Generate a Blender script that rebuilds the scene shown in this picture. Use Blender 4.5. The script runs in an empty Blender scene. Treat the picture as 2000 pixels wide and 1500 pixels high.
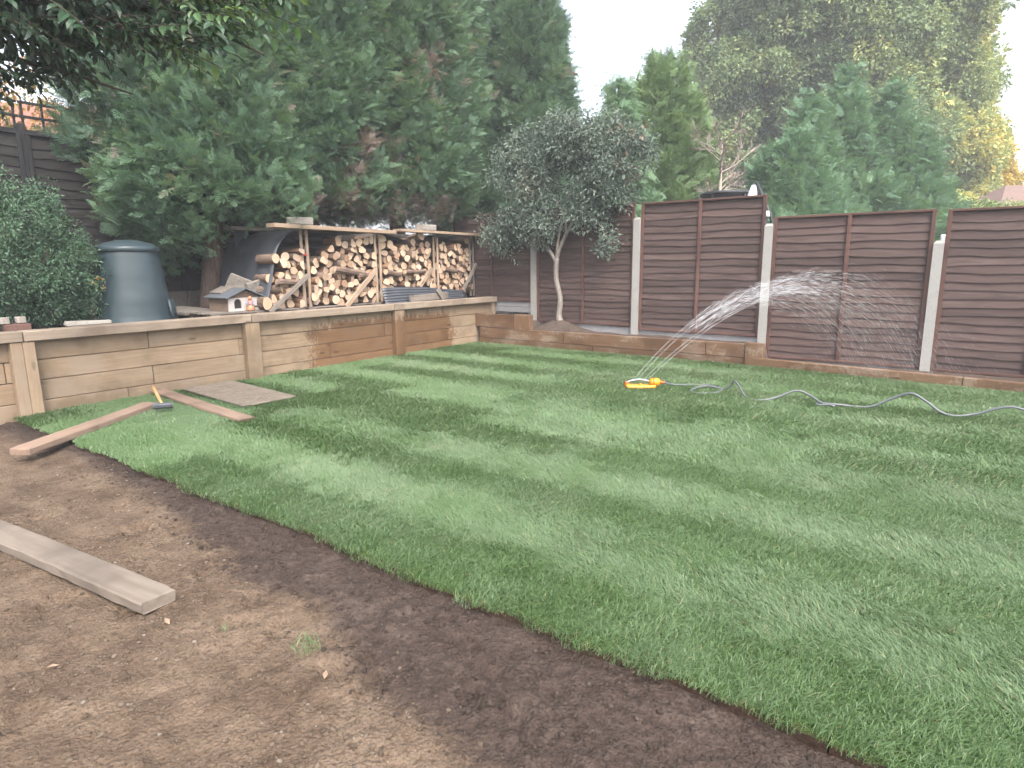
import bpy, bmesh, math, random
import numpy as np
from mathutils import Vector, Matrix, Euler

sc = bpy.context.scene
COL = sc.collection
rnd = random.Random(11)
rng = np.random.default_rng(11)
R = math.radians
PI = math.pi

# ------------------------------------------------------------------ camera
CAM = Vector((7.390, -8.870, 1.413))
rt = Vector((0.80498438, 0.59323257, -0.00867595))
up = Vector((-0.10421508, 0.1557799, 0.9822789))
fw = Vector((-0.58407137, 0.78981501, -0.18722417))
cd = bpy.data.cameras.new('camera')
cam = bpy.data.objects.new('camera', cd)
COL.objects.link(cam)
cam.matrix_world = Matrix(((rt.x, up.x, -fw.x, CAM.x), (rt.y, up.y, -fw.y, CAM.y), (rt.z, up.z, -fw.z, CAM.z), (0, 0, 0, 1)))
cd.sensor_fit = 'HORIZONTAL'
cd.sensor_width = 36
cd.lens = 1224.05 * 36 / 2000
cd.clip_start = 0.05
cd.clip_end = 2000
sc.camera = cam

# ------------------------------------------------------------------ sky, sun, exposure
SUN_EL, SUN_AZ = R(50), R(125)          # azimuth clockwise from +Y
w = bpy.data.worlds.new('World')
sc.world = w
w.use_nodes = True
wn, wl = w.node_tree.nodes, w.node_tree.links
wn.clear()
sky = wn.new('ShaderNodeTexSky')
sky.sky_type = 'NISHITA'
sky.sun_disc = False
sky.sun_elevation = SUN_EL
sky.sun_rotation = SUN_AZ
sky.air_density = 1.0
sky.dust_density = 4.0
sky.ozone_density = 1.0
hs = wn.new('ShaderNodeHueSaturation')
hs.inputs['Saturation'].default_value = 0.42
bg = wn.new('ShaderNodeBackground')
bg.inputs['Strength'].default_value = 0.15
wo = wn.new('ShaderNodeOutputWorld')
wl.new(sky.outputs[0], hs.inputs['Color'])
wl.new(hs.outputs[0], bg.inputs['Color'])
wl.new(bg.outputs[0], wo.inputs['Surface'])

sd = bpy.data.lights.new('sun', 'SUN')
sd.energy = 0.9
sd.angle = R(30)
sd.color = (1.0, 0.93, 0.82)
sun = bpy.data.objects.new('sun', sd)
COL.objects.link(sun)
sdir = Vector((math.sin(SUN_AZ) * math.cos(SUN_EL), math.cos(SUN_AZ) * math.cos(SUN_EL), math.sin(SUN_EL)))
sun.rotation_euler = sdir.to_track_quat('Z', 'Y').to_euler()
sun.location = (0, 0, 30)

sc.view_settings.view_transform = 'Standard'
sc.view_settings.look = 'None'
sc.view_settings.exposure = 1.95
sc.view_settings.gamma = 1
sc.render.engine = 'CYCLES'
sc.cycles.use_denoising = True
try:
    sc.cycles.denoiser = 'OPENIMAGEDENOISE'
    sc.cycles.denoising_input_passes = 'RGB_ALBEDO_NORMAL'
except Exception:
    pass
sc.cycles.use_adaptive_sampling = True
sc.cycles.adaptive_threshold = 0.03
sc.cycles.max_bounces = 5
sc.cycles.diffuse_bounces = 3
sc.cycles.glossy_bounces = 2
sc.cycles.transmission_bounces = 4
sc.cycles.transparent_max_bounces = 8
sc.cycles.volume_bounces = 0
sc.cycles.caustics_reflective = False
sc.cycles.caustics_refractive = False

# ------------------------------------------------------------------ helpers: objects
def link(o, parent=None):
    COL.objects.link(o)
    if parent is not None:
        o.parent = parent
    return o

def tag(o, label=None, cat=None, group=None, kind=None):
    if label: o['label'] = label
    if cat: o['category'] = cat
    if group: o['group'] = group
    if kind: o['kind'] = kind
    return o

def thing(name, label, cat, loc=(0, 0, 0), rotz=0.0, group=None):
    o = bpy.data.objects.new(name, None)
    o.empty_display_size = 0.1
    link(o)
    o.location = loc
    o.rotation_euler = (0, 0, rotz)
    return tag(o, label, cat, group)

def mesh(name, verts, faces, mats=(), smooth=False, midx=None):
    me = bpy.data.meshes.new(name)
    me.from_pydata([tuple(v) for v in verts], [], faces)
    for m in (mats if isinstance(mats, (list, tuple)) else [mats]):
        me.materials.append(m)
    if midx is not None:
        me.polygons.foreach_set('material_index', midx)
    if smooth:
        me.polygons.foreach_set('use_smooth', [True] * len(me.polygons))
    me.update()
    return me

def obj(name, me, parent=None, loc=(0, 0, 0), rot=(0, 0, 0), scale=None):
    o = bpy.data.objects.new(name, me)
    link(o, parent)
    o.location = loc
    o.rotation_euler = rot
    if scale: o.scale = scale
    return o

_bc = {}
def cbox(lx, ly, lz, c=0.004, mat=None, jit=0.0, seed=0):
    """chamfered box mesh centred on its origin, long side along X"""
    key = (round(lx, 3), round(ly, 3), round(lz, 3), c, mat.name if mat else '', jit, seed)
    if key in _bc: return _bc[key]
    bm = bmesh.new()
    bmesh.ops.create_cube(bm, size=1)
    bmesh.ops.scale(bm, vec=(lx, ly, lz), verts=bm.verts)
    if c: bmesh.ops.bevel(bm, geom=bm.edges[:], offset=min(c, lx * .3, ly * .3, lz * .3), segments=1, affect='EDGES', profile=.5)
    if jit:
        rr = random.Random(seed)
        for v in bm.verts: v.co += Vector((rr.uniform(-jit, jit) for _ in range(3)))
    me = bpy.data.meshes.new('board')
    bm.to_mesh(me); bm.free()
    if mat: me.materials.append(mat)
    _bc[key] = me
    return me

def board(name, parent, loc, size, mat, rot=(0, 0, 0), c=0.005, jit=0.0, seed=0):
    return obj(name, cbox(*size, c, mat, jit, seed), parent, loc, rot)

def tube(points, radii, n=8, cap=True):
    """verts, faces of a tapered tube along a polyline"""
    P = [Vector(p) for p in points]
    if not hasattr(radii, '__len__'): radii = [radii] * len(P)
    vs, fs = [], []
    ref = Vector((0.31, 0.17, 1)).normalized()
    for i, p in enumerate(P):
        t = (P[min(i + 1, len(P) - 1)] - P[max(i - 1, 0)]).normalized()
        a = t.cross(ref)
        if a.length < .05: a = t.cross(Vector((1, 0, 0)))
        a.normalize(); b = t.cross(a)
        for k in range(n):
            an = 2 * PI * k / n
            vs.append(p + (a * math.cos(an) + b * math.sin(an)) * radii[i])
    for i in range(len(P) - 1):
        for k in range(n):
            fs.append((i * n + k, i * n + (k + 1) % n, (i + 1) * n + (k + 1) % n, (i + 1) * n + k))
    if cap:
        fs.append(tuple(range(n - 1, -1, -1)))
        fs.append(tuple((len(P) - 1) * n + k for k in range(n)))
    return vs, fs

def merge(parts):
    vs, fs = [], []
    for v, f in parts:
        o = len(vs)
        vs += list(v); fs += [tuple(i + o for i in q) for q in f]
    return vs, fs

def smooth_path(pts, sub=6):
    P = [Vector(p) for p in pts]
    out = []
    for i in range(len(P) - 1):
        p0, p1, p2, p3 = P[max(i - 1, 0)], P[i], P[i + 1], P[min(i + 2, len(P) - 1)]
        for k in range(sub):
            t = k / sub
            out.append(.5 * ((2 * p1) + (p2 - p0) * t + (2 * p0 - 5 * p1 + 4 * p2 - p3) * t * t + (3 * p1 - p0 - 3 * p2 + p3) * t ** 3))
    out.append(P[-1])
    return out

def lathe(profile, n=32):
    vs, fs = [], []
    for r, z in profile:
        for k in range(n):
            a = 2 * PI * k / n
            vs.append((r * math.cos(a), r * math.sin(a), z))
    for i in range(len(profile) - 1):
        for k in range(n):
            fs.append((i * n + k, i * n + (k + 1) % n, (i + 1) * n + (k + 1) % n, (i + 1) * n + k))
    return vs, fs

# ------------------------------------------------------------------ helpers: noise
def _hash(ix, iy, s):
    h = (ix.astype(np.int64) * 374761393 + iy.astype(np.int64) * 668265263 + s * 1442695041) & 0x7fffffff
    h = ((h ^ (h >> 13)) * 1274126177) & 0x7fffffff
    return ((h ^ (h >> 16)) & 0xffff) / 65535.0

def vn(x, y, s=0):
    x = np.asarray(x, float); y = np.asarray(y, float)
    ix, iy = np.floor(x), np.floor(y)
    fx, fy = x - ix, y - iy
    fx = fx * fx * (3 - 2 * fx); fy = fy * fy * (3 - 2 * fy)
    a = _hash(ix, iy, s); b = _hash(ix + 1, iy, s); c = _hash(ix, iy + 1, s); d = _hash(ix + 1, iy + 1, s)
    return (a * (1 - fx) + b * fx) * (1 - fy) + (c * (1 - fx) + d * fx) * fy

def fbm(x, y, s=0, o=4):
    t, a, f = 0, .5, 1
    for k in range(o):
        t = t + a * vn(np.asarray(x) * f, np.asarray(y) * f, s + k * 17); a *= .5; f *= 2.03
    return t

# ------------------------------------------------------------------ helpers: materials
class NT:
    def __init__(self, name):
        self.m = bpy.data.materials.new(name)
        self.m.use_nodes = True
        self.n = self.m.node_tree.nodes
        self.l = self.m.node_tree.links
        self.n.clear()
        self.out = self.n.new('ShaderNodeOutputMaterial')
    def node(self, t, **kw):
        x = self.n.new(t)
        for k, v in kw.items(): setattr(x, k, v)
        return x
    def put(self, sock, v):
        if isinstance(v, bpy.types.NodeSocket): self.l.new(v, sock)
        elif v is not None:
            if hasattr(sock.default_value, '__len__') and not hasattr(v, '__len__'): v = (v,) * len(sock.default_value)
            if hasattr(sock.default_value, '__len__') and len(sock.default_value) == 4 and len(v) == 3: v = (*v, 1)
            sock.default_value = v
    def math(self, op, a, b=None, c=None, clamp=False):
        x = self.node('ShaderNodeMath', operation=op, use_clamp=clamp)
        self.put(x.inputs[0], a)
        if b is not None: self.put(x.inputs[1], b)
        if c is not None: self.put(x.inputs[2], c)
        return x.outputs[0]
    def mix(self, f, a, b, blend='MIX'):
        x = self.node('ShaderNodeMix', data_type='RGBA', blend_type=blend)
        self.put(x.inputs[0], f); self.put(x.inputs[6], a); self.put(x.inputs[7], b)
        return x.outputs[2]
    def ramp(self, f, stops, interp='LINEAR'):
        x = self.node('ShaderNodeValToRGB')
        x.color_ramp.interpolation = interp
        e = x.color_ramp.elements
        while len(e) < len(stops): e.new(.5)
        for k, (p, c) in enumerate(stops):
            e[k].position = p
            e[k].color = (*c, 1) if hasattr(c, '__len__') else (c, c, c, 1)
        self.put(x.inputs[0], f)
        return x.outputs[0]
    def noise(self, vec, scale, detail=4, rough=.55, dist=0):
        x = self.node('ShaderNodeTexNoise')
        self.put(x.inputs['Vector'], vec)
        x.inputs['Scale'].default_value = scale; x.inputs['Detail'].default_value = detail
        x.inputs['Roughness'].default_value = rough; x.inputs['Distortion'].default_value = dist
        return x.outputs[0]
    def voro(self, vec, scale, feature='F1'):
        x = self.node('ShaderNodeTexVoronoi', feature=feature)
        self.put(x.inputs['Vector'], vec); x.inputs['Scale'].default_value = scale
        return x
    def smooth(self, x, a, b):
        n = self.node('ShaderNodeMapRange', interpolation_type='SMOOTHSTEP')
        self.put(n.inputs[0], x); n.inputs[1].default_value = a; n.inputs[2].default_value = b
        return n.outputs[0]
    def coords(self, kind='Object'):
        return self.node('ShaderNodeTexCoord').outputs[kind]
    def pos(self):
        return self.node('ShaderNodeNewGeometry').outputs['Position']
    def sep(self, v):
        x = self.node('ShaderNodeSeparateXYZ'); self.put(x.inputs[0], v); return x.outputs
    def mapping(self, vec, scale=(1, 1, 1), loc=None):
        x = self.node('ShaderNodeMapping'); self.put(x.inputs[0], vec); x.inputs['Scale'].default_value = scale
        if loc is not None: self.put(x.inputs['Location'], loc)
        return x.outputs[0]
    def rand(self):
        return self.node('ShaderNodeObjectInfo').outputs['Random']
    def bump(self, h, strength=.4, dist=.01):
        x = self.node('ShaderNodeBump'); self.put(x.inputs['Height'], h)
        x.inputs['Strength'].default_value = strength; x.inputs['Distance'].default_value = dist
        return x.outputs[0]
    def bsdf(self, color, rough=.8, normal=None, metal=0, spec=.5, **kw):
        x = self.node('ShaderNodeBsdfPrincipled')
        self.put(x.inputs['Base Color'], color); self.put(x.inputs['Roughness'], rough)
        x.inputs['Metallic'].default_value = metal
        x.inputs['Specular IOR Level'].default_value = spec
        if normal is not None: self.put(x.inputs['Normal'], normal)
        for k, v in kw.items(): self.put(x.inputs[k.replace('_', ' ')], v)
        return x.outputs[0]
    def done(self, sh):
        self.l.new(sh, self.out.inputs['Surface'])
        return self.m

def val(c, k):
    return tuple(x * k for x in c)

def wood(name, c1, c2, stain=None, rough=.8, grain=(1.1, 16, 16), var=.25, bump=.35, wet=None, knots=True):
    t = NT(name)
    r = t.rand()
    off = t.node('ShaderNodeCombineXYZ')
    t.put(off.inputs[0], t.math('MULTIPLY', r, 37.0)); t.put(off.inputs[1], t.math('MULTIPLY', r, 91.0)); t.put(off.inputs[2], t.math('MULTIPLY', r, 13.0))
    v = t.mapping(t.coords(), grain, off.outputs[0])
    v2 = t.mapping(t.coords(), (1, 1, 1), off.outputs[0])
    g = t.noise(v, 2.2, 7, .62, .35)
    big = t.noise(v2, 2.6, 3, .5)
    colr = t.ramp(g, [(.30, c2), (.5, tuple((a + b) / 2 for a, b in zip(c1, c2))), (.68, c1)])
    colr = t.mix(t.smooth(big, .45, .72), colr, val(c2, .8))
    if knots:
        vo = t.voro(t.mapping(t.coords(), (2.1, 6, 6), off.outputs[0]), 1.0)
        k = t.math('SUBTRACT', 1.0, t.smooth(vo.outputs['Distance'], .05, .16))
        colr = t.mix(t.math('MULTIPLY', k, .75), colr, val(c2, .38))
    if stain:
        s = t.smooth(t.noise(v2, 1.6, 5, .62), .5, .66)
        colr = t.mix(t.math('MULTIPLY', s, .6), colr, stain)
    br = t.math('MULTIPLY_ADD', r, var * 2, 1 - var)
    br2 = t.node('ShaderNodeHueSaturation'); t.put(br2.inputs['Color'], colr); t.put(br2.inputs['Value'], br)
    colr = br2.outputs[0]
    ro = rough
    if wet:
        m = wet(t)
        colr = t.mix(m, colr, t.mix(1.0, colr, (.60, .465, .37), 'MULTIPLY'))
        ro = t.math('MULTIPLY_ADD', m, -.38, rough)
    return t.done(t.bsdf(colr, ro, t.bump(g, bump, .006), spec=.35))

def wet_wall(t):
    s = t.sep(t.pos())
    p = t.mapping(t.pos(), (1, 1, 1))
    n1 = t.noise(p, 3.2, 5, .6); n2 = t.noise(t.mapping(t.pos(), (1, 2.0, 1)), 22, 3, .6)
    yy = t.math('ADD', s[1], t.math('MULTIPLY_ADD', n1, 1.1, -.55))
    a = t.smooth(yy, -4.05, -2.95)
    b = t.math('SUBTRACT', 1.0, t.smooth(yy, -1.0, -.25))
    zz = t.math('ADD', s[2], t.math('MULTIPLY_ADD', t.noise(t.mapping(t.pos(), (1, 5, .8)), 2.0, 4, .6), .6, -.3))
    c = t.math('SUBTRACT', 1.0, t.smooth(zz, .5, .72))
    m = t.math('MULTIPLY', t.math('MULTIPLY', a, b), c)
    # droplets break the edge up
    thr = t.math('SUBTRACT', m, t.math('MULTIPLY_ADD', n2, 1.1, -.12))
    return t.smooth(thr, -.06, .10)

def wet_edge(t):
    n1 = t.noise(t.mapping(t.pos(), (1.2, 1, 2)), 1.7, 5, .65)
    n2 = t.noise(t.pos(), 30, 3, .6)
    thr = t.math('ADD', n1, t.math('MULTIPLY_ADD', n2, .35, -.175))
    return t.math('SUBTRACT', 1.0, t.math('MULTIPLY', t.smooth(thr, .50, .60), .75))

M = {}
M['sleeper'] = wood('sleeper_wood', (.31, .228, .152), (.225, .157, .100), stain=(.285, .22, .165), var=.10, wet=wet_wall, bump=.3)
M['sleeper_wet'] = wood('sleeper_wood_damp', (.27, .205, .15), (.19, .135, .095), stain=(.16, .10, .068), var=.12, wet=wet_edge)
M['cap'] = wood('cap_wood', (.31, .25, .195), (.225, .17, .125), stain=(.165, .12, .09), var=.08)
M['fence'] = wood('fence_brown', (.090, .056, .049), (.060, .038, .034), stain=(.10, .069, .062), var=.25, rough=.75, grain=(1.5, 20, 26), bump=.45)
M['batten'] = wood('fence_batten', (.125, .062, .047), (.078, .038, .031), var=.15, rough=.75, knots=False)
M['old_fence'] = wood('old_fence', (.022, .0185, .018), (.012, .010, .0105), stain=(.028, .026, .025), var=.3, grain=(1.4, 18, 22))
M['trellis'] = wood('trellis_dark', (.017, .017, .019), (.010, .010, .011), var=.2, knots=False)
M['pale'] = wood('pale_wood', (.40, .30, .22), (.29, .205, .145), var=.15)
M['grey_wood'] = wood('weathered_wood', (.25, .215, .185), (.165, .14, .12), stain=(.12, .098, .083), var=.15)
M['red_wood'] = wood('red_wood', (.28, .195, .145), (.20, .135, .10), stain=(.15, .105, .082), var=.1)
M['scaffold'] = wood('scaffold_board', (.215, .178, .145), (.150, .120, .096), stain=(.105, .083, .07), var=.05, grain=(.9, 12, 12), bump=.3)
M['handle'] = wood('hammer_handle_wood', (.55, .35, .18), (.45, .27, .13), var=.02, knots=False, rough=.5)

def simple(name, c, rough=.7, scale=12, amt=.25, bump=.2, spec=.5, metal=0, dist=.004):
    t = NT(name)
    n = t.noise(t.coords(), scale, 5, .6)
    n2 = t.noise(t.coords(), scale * .17, 3, .6)
    f = t.math('ADD', t.math('MULTIPLY', n, .6), t.math('MULTIPLY', n2, .4))
    colr = t.ramp(f, [(.3, val(c, 1 - amt)), (.7, val(c, 1 + amt))])
    return t.done(t.bsdf(colr, rough, t.bump(n, bump, dist), spec=spec, metal=metal))

M['concrete'] = simple('concrete', (.30, .29, .275), .9, 60, .14, .35, .2)
M['gravel_board'] = simple('concrete_board', (.25, .245, .25), .9, 40, .2, .35, .2)
M['block'] = simple('breeze_block', (.30, .27, .24), .95, 50, .25, .6, .2)
M['stone'] = simple('rough_stone', (.22, .195, .17), .9, 18, .35, .8, .2, dist=.02)
M['slab'] = simple('paving_slab', (.17, .15, .13), .9, 20, .25, .4, .3)
M['brick'] = simple('brick_red', (.15, .085, .07), .9, 40, .25, .5, .2)
M['bin'] = simple('green_plastic', (.032, .049, .057), .34, 6, .12, .05, .5)
M['rubber'] = simple('black_rubber', (.060, .065, .077), .42, 30, .25, .15, .5)
M['yellow'] = simple('yellow_plastic', (.66, .27, .012), .35, 10, .06, .03)
M['orange'] = simple('orange_plastic', (.60, .12, .02), .4, 10, .06, .03)
M['hose'] = simple('hose_grey', (.105, .115, .125), .4, 10, .1, .03)
M['metal'] = simple('steel', (.42, .43, .45), .35, 30, .15, .1, metal=.9)
M['dark_metal'] = simple('hammer_steel', (.13, .14, .155), .45, 40, .3, .2, metal=.8)
M['white'] = simple('white_paint', (.42, .385, .365), .7, 30, .18, .2)
M['white_pad'] = simple('white_plastic', (.75, .77, .8), .5, 12, .05, .05)
M['felt'] = simple('roof_felt', (.085, .095, .11), .8, 60, .3, .4)
M['net'] = simple('black_pad', (.02, .022, .028), .5, 20, .2, .1)
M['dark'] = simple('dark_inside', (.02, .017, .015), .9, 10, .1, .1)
M['skin_pink'] = simple('glazed_pink', (.36, .15, .15), .4, 30, .2, .1)
M['skin_orange'] = simple('glazed_orange', (.40, .19, .10), .4, 30, .2, .1)
M['skin_blue'] = simple('glazed_blue', (.2, .26, .32), .4, 30, .2, .1)
M['render_wall'] = simple('house_render', (.55, .5, .44), .9, 8, .1, .2)
M['glass'] = simple('dark_glass', (.03, .035, .04), .1, 2, .1, 0)

def bark(name, c1, c2, sc_=(8, 8, 1.6)):
    t = NT(name)
    n = t.noise(t.mapping(t.coords(), sc_), 3, 6, .65, .4)
    n2 = t.noise(t.coords(), 2.5, 3)
    colr = t.ramp(n, [(.3, c2), (.66, c1)])
    colr = t.mix(t.smooth(n2, .5, .7), colr, val(c1, .7))
    return t.done(t.bsdf(colr, .9, t.bump(n, .8, .02), spec=.2))

M['bark'] = bark('conifer_bark', (.17, .12, .095), (.07, .05, .042))
M['bark_pale'] = bark('pale_bark', (.31, .27, .24), (.16, .135, .12), (10, 10, 3))
M['bark_dark'] = bark('dark_bark', (.09, .07, .055), (.035, .028, .024))
M['log_bark'] = bark('log_bark', (.24, .17, .13), (.085, .06, .05), (2, 12, 12))

def log_end():
    t = NT('log_end_grain')
    r = t.rand()
    c = t.coords()
    s = t.sep(c)
    v = t.node('ShaderNodeCombineXYZ'); t.put(v.inputs[1], s[1]); t.put(v.inputs[2], s[2])
    n = t.noise(t.mapping(c, (1, 9, 9)), 4, 5, .6)
    rad = t.node('ShaderNodeVectorMath', operation='LENGTH'); t.put(rad.inputs[0], v.outputs[0])
    ring = t.math('SINE', t.math('MULTIPLY_ADD', rad.outputs['Value'], 420, t.math('MULTIPLY', n, 6)))
    base = t.ramp(r, [(0, (.30, .19, .125)), (.2, (.42, .29, .20)), (.5, (.50, .37, .26)), (.8, (.55, .43, .32)), (1, (.34, .24, .18))])
    col_ = t.mix(t.math('MULTIPLY', t.smooth(ring, -.2, 1), .16), base, t.mix(1, base, (.6, .5, .42), 'MULTIPLY'))
    col_ = t.mix(t.math('MULTIPLY', t.smooth(n, .5, .75), .3), col_, (.34, .22, .13))
    return t.done(t.bsdf(col_, .85, t.bump(n, .4, .005), spec=.2))
M['log_end'] = log_end()

def log_split():
    t = NT('log_split_face')
    r = t.rand()
    n = t.noise(t.mapping(t.coords(), (2, 14, 14)), 3, 5, .6)
    base = t.ramp(r, [(0, (.21, .115, .075)), (.4, (.33, .22, .145)), (.8, (.25, .145, .095)), (1, (.18, .115, .085))])
    col_ = t.mix(t.smooth(n, .35, .7), base, t.mix(1, base, (.5, .42, .36), 'MULTIPLY'))
    return t.done(t.bsdf(col_, .9, t.bump(n, .5, .006), spec=.2))
M['log_split'] = log_split()

def foliage(name, stops, rough=.55, trans=.30, spec=.35):
    t = NT(name)
    a = t.node('ShaderNodeAttribute', attribute_type='INSTANCER', attribute_name='tint')
    n = t.noise(t.pos(), 9, 2)
    pc = t.node('ShaderNodeAttribute', attribute_type='GEOMETRY', attribute_name='ft')
    f = t.math('ADD', t.math('ADD', a.outputs['Fac'], pc.outputs['Fac']), t.math('MULTIPLY_ADD', n, .16, -.08))
    colr = t.ramp(f, stops)
    b = t.bsdf(colr, rough, spec=spec)
    tr = t.node('ShaderNodeBsdfTranslucent'); t.put(tr.inputs[0], t.mix(1, colr, (1.1, 1.05, .6), 'MULTIPLY'))
    mx = t.node('ShaderNodeMixShader'); mx.inputs[0].default_value = trans
    t.l.new(b, mx.inputs[1]); t.l.new(tr.outputs[0], mx.inputs[2])
    return t.done(mx.outputs[0])

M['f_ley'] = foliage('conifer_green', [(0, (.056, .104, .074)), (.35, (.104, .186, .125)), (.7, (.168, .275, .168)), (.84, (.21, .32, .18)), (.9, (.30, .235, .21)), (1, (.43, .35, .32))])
M['f_ley_pale'] = foliage('conifer_pale', [(0, (.085, .15, .075)), (.5, (.155, .25, .11)), (1, (.25, .36, .15))])
M['f_ley_blue'] = foliage('conifer_blue', [(0, (.085, .16, .105)), (.5, (.155, .275, .165)), (1, (.25, .38, .22))])
M['f_oak'] = foliage('oak_leaves', [(0, (.10, .15, .08)), (.4, (.21, .285, .14)), (.7, (.40, .45, .20)), (1, (.64, .54, .18))])
M['f_yellow'] = foliage('yellow_leaves', [(0, (.22, .20, .05)), (.5, (.45, .34, .06)), (1, (.65, .46, .08))])
M['f_orange'] = foliage('orange_leaves', [(0, (.12, .16, .06)), (.45, (.25, .22, .08)), (.7, (.40, .20, .08)), (1, (.50, .22, .09))])
M['f_shrub'] = foliage('shrub_leaves', [(0, (.036, .075, .048)), (.5, (.085, .155, .09)), (.85, (.15, .23, .12)), (.93, (.40, .17, .04)), (1, (.55, .25, .05))], .4, .12)
M['f_grey'] = foliage('grey_green_leaves', [(0, (.070, .098, .082)), (.5, (.125, .165, .132)), (.85, (.19, .235, .185)), (1, (.24, .17, .13))], .5, .15, .35)
M['f_big'] = foliage('large_leaves', [(0, (.022, .05, .03)), (.45, (.042, .092, .045)), (.75, (.105, .19, .065)), (.95, (.22, .29, .09)), (1, (.5, .36, .06))], .38, .3, .5)
M['grass'] = foliage('grass_blades', [(0, (.056, .112, .030)), (.35, (.090, .163, .052)), (.65, (.138, .216, .102)), (.85, (.18, .258, .15)), (1, (.32, .31, .17))], .42, .22, .5)
M['twig'] = simple('twig_bark', (.30, .24, .215), .9, 20, .25, .2, .2)

# ------------------------------------------------------------------ helpers: scattering leaf-sized pieces
def euler_of(X, Y, Z):
    ey = -np.arcsin(np.clip(X[:, 2], -1, 1))
    ex = np.arctan2(Y[:, 2], Z[:, 2])
    ez = np.arctan2(X[:, 1], X[:, 0])
    return np.stack([ex, ey, ez], 1)

def basis(Yd, hint):
    Yd = Yd / np.linalg.norm(Yd, axis=1, keepdims=True)
    X = np.cross(Yd, hint); X /= np.maximum(np.linalg.norm(X, axis=1, keepdims=True), 1e-6)
    Z = np.cross(X, Yd)
    return euler_of(X, Yd, Z)

_ng = {}
def scatter_group(coll):
    if coll.name in _ng: return _ng[coll.name]
    ng = bpy.data.node_groups.new('scatter_' + coll.name, 'GeometryNodeTree')
    ng.interface.new_socket('Geometry', in_out='INPUT', socket_type='NodeSocketGeometry')
    ng.interface.new_socket('Geometry', in_out='OUTPUT', socket_type='NodeSocketGeometry')
    N, L = ng.nodes, ng.links
    gi, go = N.new('NodeGroupInput'), N.new('NodeGroupOutput')
    iop = N.new('GeometryNodeInstanceOnPoints')
    ci = N.new('GeometryNodeCollectionInfo')
    ci.inputs['Collection'].default_value = coll
    ci.inputs['Separate Children'].default_value = True
    ci.inputs['Reset Children'].default_value = True
    def attr(n, t):
        a = N.new('GeometryNodeInputNamedAttribute'); a.data_type = t; a.inputs['Name'].default_value = n
        return [s for s in a.outputs if s.enabled and s.name == 'Attribute'][0]
    e = N.new('FunctionNodeEulerToRotation')
    L.new(attr('rot', 'FLOAT_VECTOR'), e.inputs[0])
    L.new(gi.outputs[0], iop.inputs['Points'])
    L.new(ci.outputs[0], iop.inputs['Instance'])
    iop.inputs['Pick Instance'].default_value = True
    L.new(attr('idx', 'INT'), iop.inputs['Instance Index'])
    L.new(e.outputs[0], iop.inputs['Rotation'])
    L.new(attr('scl', 'FLOAT'), iop.inputs['Scale'])
    L.new(iop.outputs[0], go.inputs[0])
    _ng[coll.name] = ng
    return ng

def scatter(name, parent, coll, pts, rot, scl, tint, loc=(0, 0, 0)):
    pts = np.asarray(pts, float)
    n = len(pts)
    me = bpy.data.meshes.new(name)
    me.vertices.add(n)
    me.vertices.foreach_set('co', pts.astype(np.float32).ravel())
    for nm, ty, data, key in (('rot', 'FLOAT_VECTOR', rot, 'vector'), ('scl', 'FLOAT', scl, 'value'),
                              ('tint', 'FLOAT', tint, 'value'), ('idx', 'INT', rng.integers(0, len(coll.objects), n), 'value')):
        a = me.attributes.new(nm, ty, 'POINT')
        a.data.foreach_set(key, np.ascontiguousarray(np.asarray(data)).astype(np.int32 if ty == 'INT' else np.float32).ravel())
    o = bpy.data.objects.new(name, me)
    link(o, parent)
    o.location = loc
    md = o.modifiers.new('scatter', 'NODES')
    md.node_group = scatter_group(coll)
    o['kind'] = 'stuff'
    return o

def proto_coll(name, meshes):
    c = bpy.data.collections.new(name)
    for k, me in enumerate(meshes):
        o = bpy.data.objects.new('%s_%02d' % (name, k), me)
        c.objects.link(o)
    return c

def kite(p, d, nrm, L, W, fold=.25, curl=0.0):
    """leaf: 2 triangles pairs folded on the midrib"""
    d = d.normalized(); s = d.cross(nrm)
    if s.length < 1e-4: s = d.cross(Vector((1, .3, .2)))
    s.normalize(); n = s.cross(d)
    m = p + d * L * .45
    return [p, m + s * W * .5 + n * W * fold, p + d * L - n * L * curl, m - s * W * .5 + n * W * fold], [(0, 1, 2), (0, 2, 3)]

def rv(r, s=1.0):
    return Vector((r.uniform(-1, 1), r.uniform(-1, 1), r.uniform(-1, 1))) * s

def frond_mesh(name, mat, seed, L=.32, droop=.35, fan=1.0, side=9):
    r = random.Random(seed)
    parts = []
    def at(y, x=0.0):
        return Vector((x, y, -droop * (y / L) ** 2 * L * .6 - .25 * abs(x) ** 1.5))
    ax = [at(L * k / 5) for k in range(6)]
    parts.append(tube(ax, [.004, .0035, .003, .0025, .002, .001], 3, False))
    for i in range(side):
        t = .10 + .88 * i / (side - 1)
        for sgn in (-1, 1):
            y0 = L * t
            bl = L * (.52 - .36 * t) * r.uniform(.75, 1.2) * fan
            an = R(48 - 18 * t + r.uniform(-9, 9))
            dx, dy = math.sin(an) * sgn, math.cos(an)
            for k in range(4):
                u = (k + .6) / 4.0
                p = at(min(y0 + dy * bl * u * .8, L * 1.15), dx * bl * u)
                p.z += r.uniform(-.008, .008)
                dirn = Vector((dx * .9 + r.uniform(-.35, .35), dy + r.uniform(-.2, .35), r.uniform(-.35, .15)))
                parts.append(kite(p - dirn.normalized() * bl * .15, dirn, Vector((r.uniform(-.4, .4), r.uniform(-.4, .4), 1)), max(.035, bl * .46), .0135 * r.uniform(.8, 1.3), .1))
    parts.append(kite(at(L * .93), Vector((0, 1, -.3)), Vector((0, 0, 1)), .06, .02, .1))
    return merge(parts)

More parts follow.
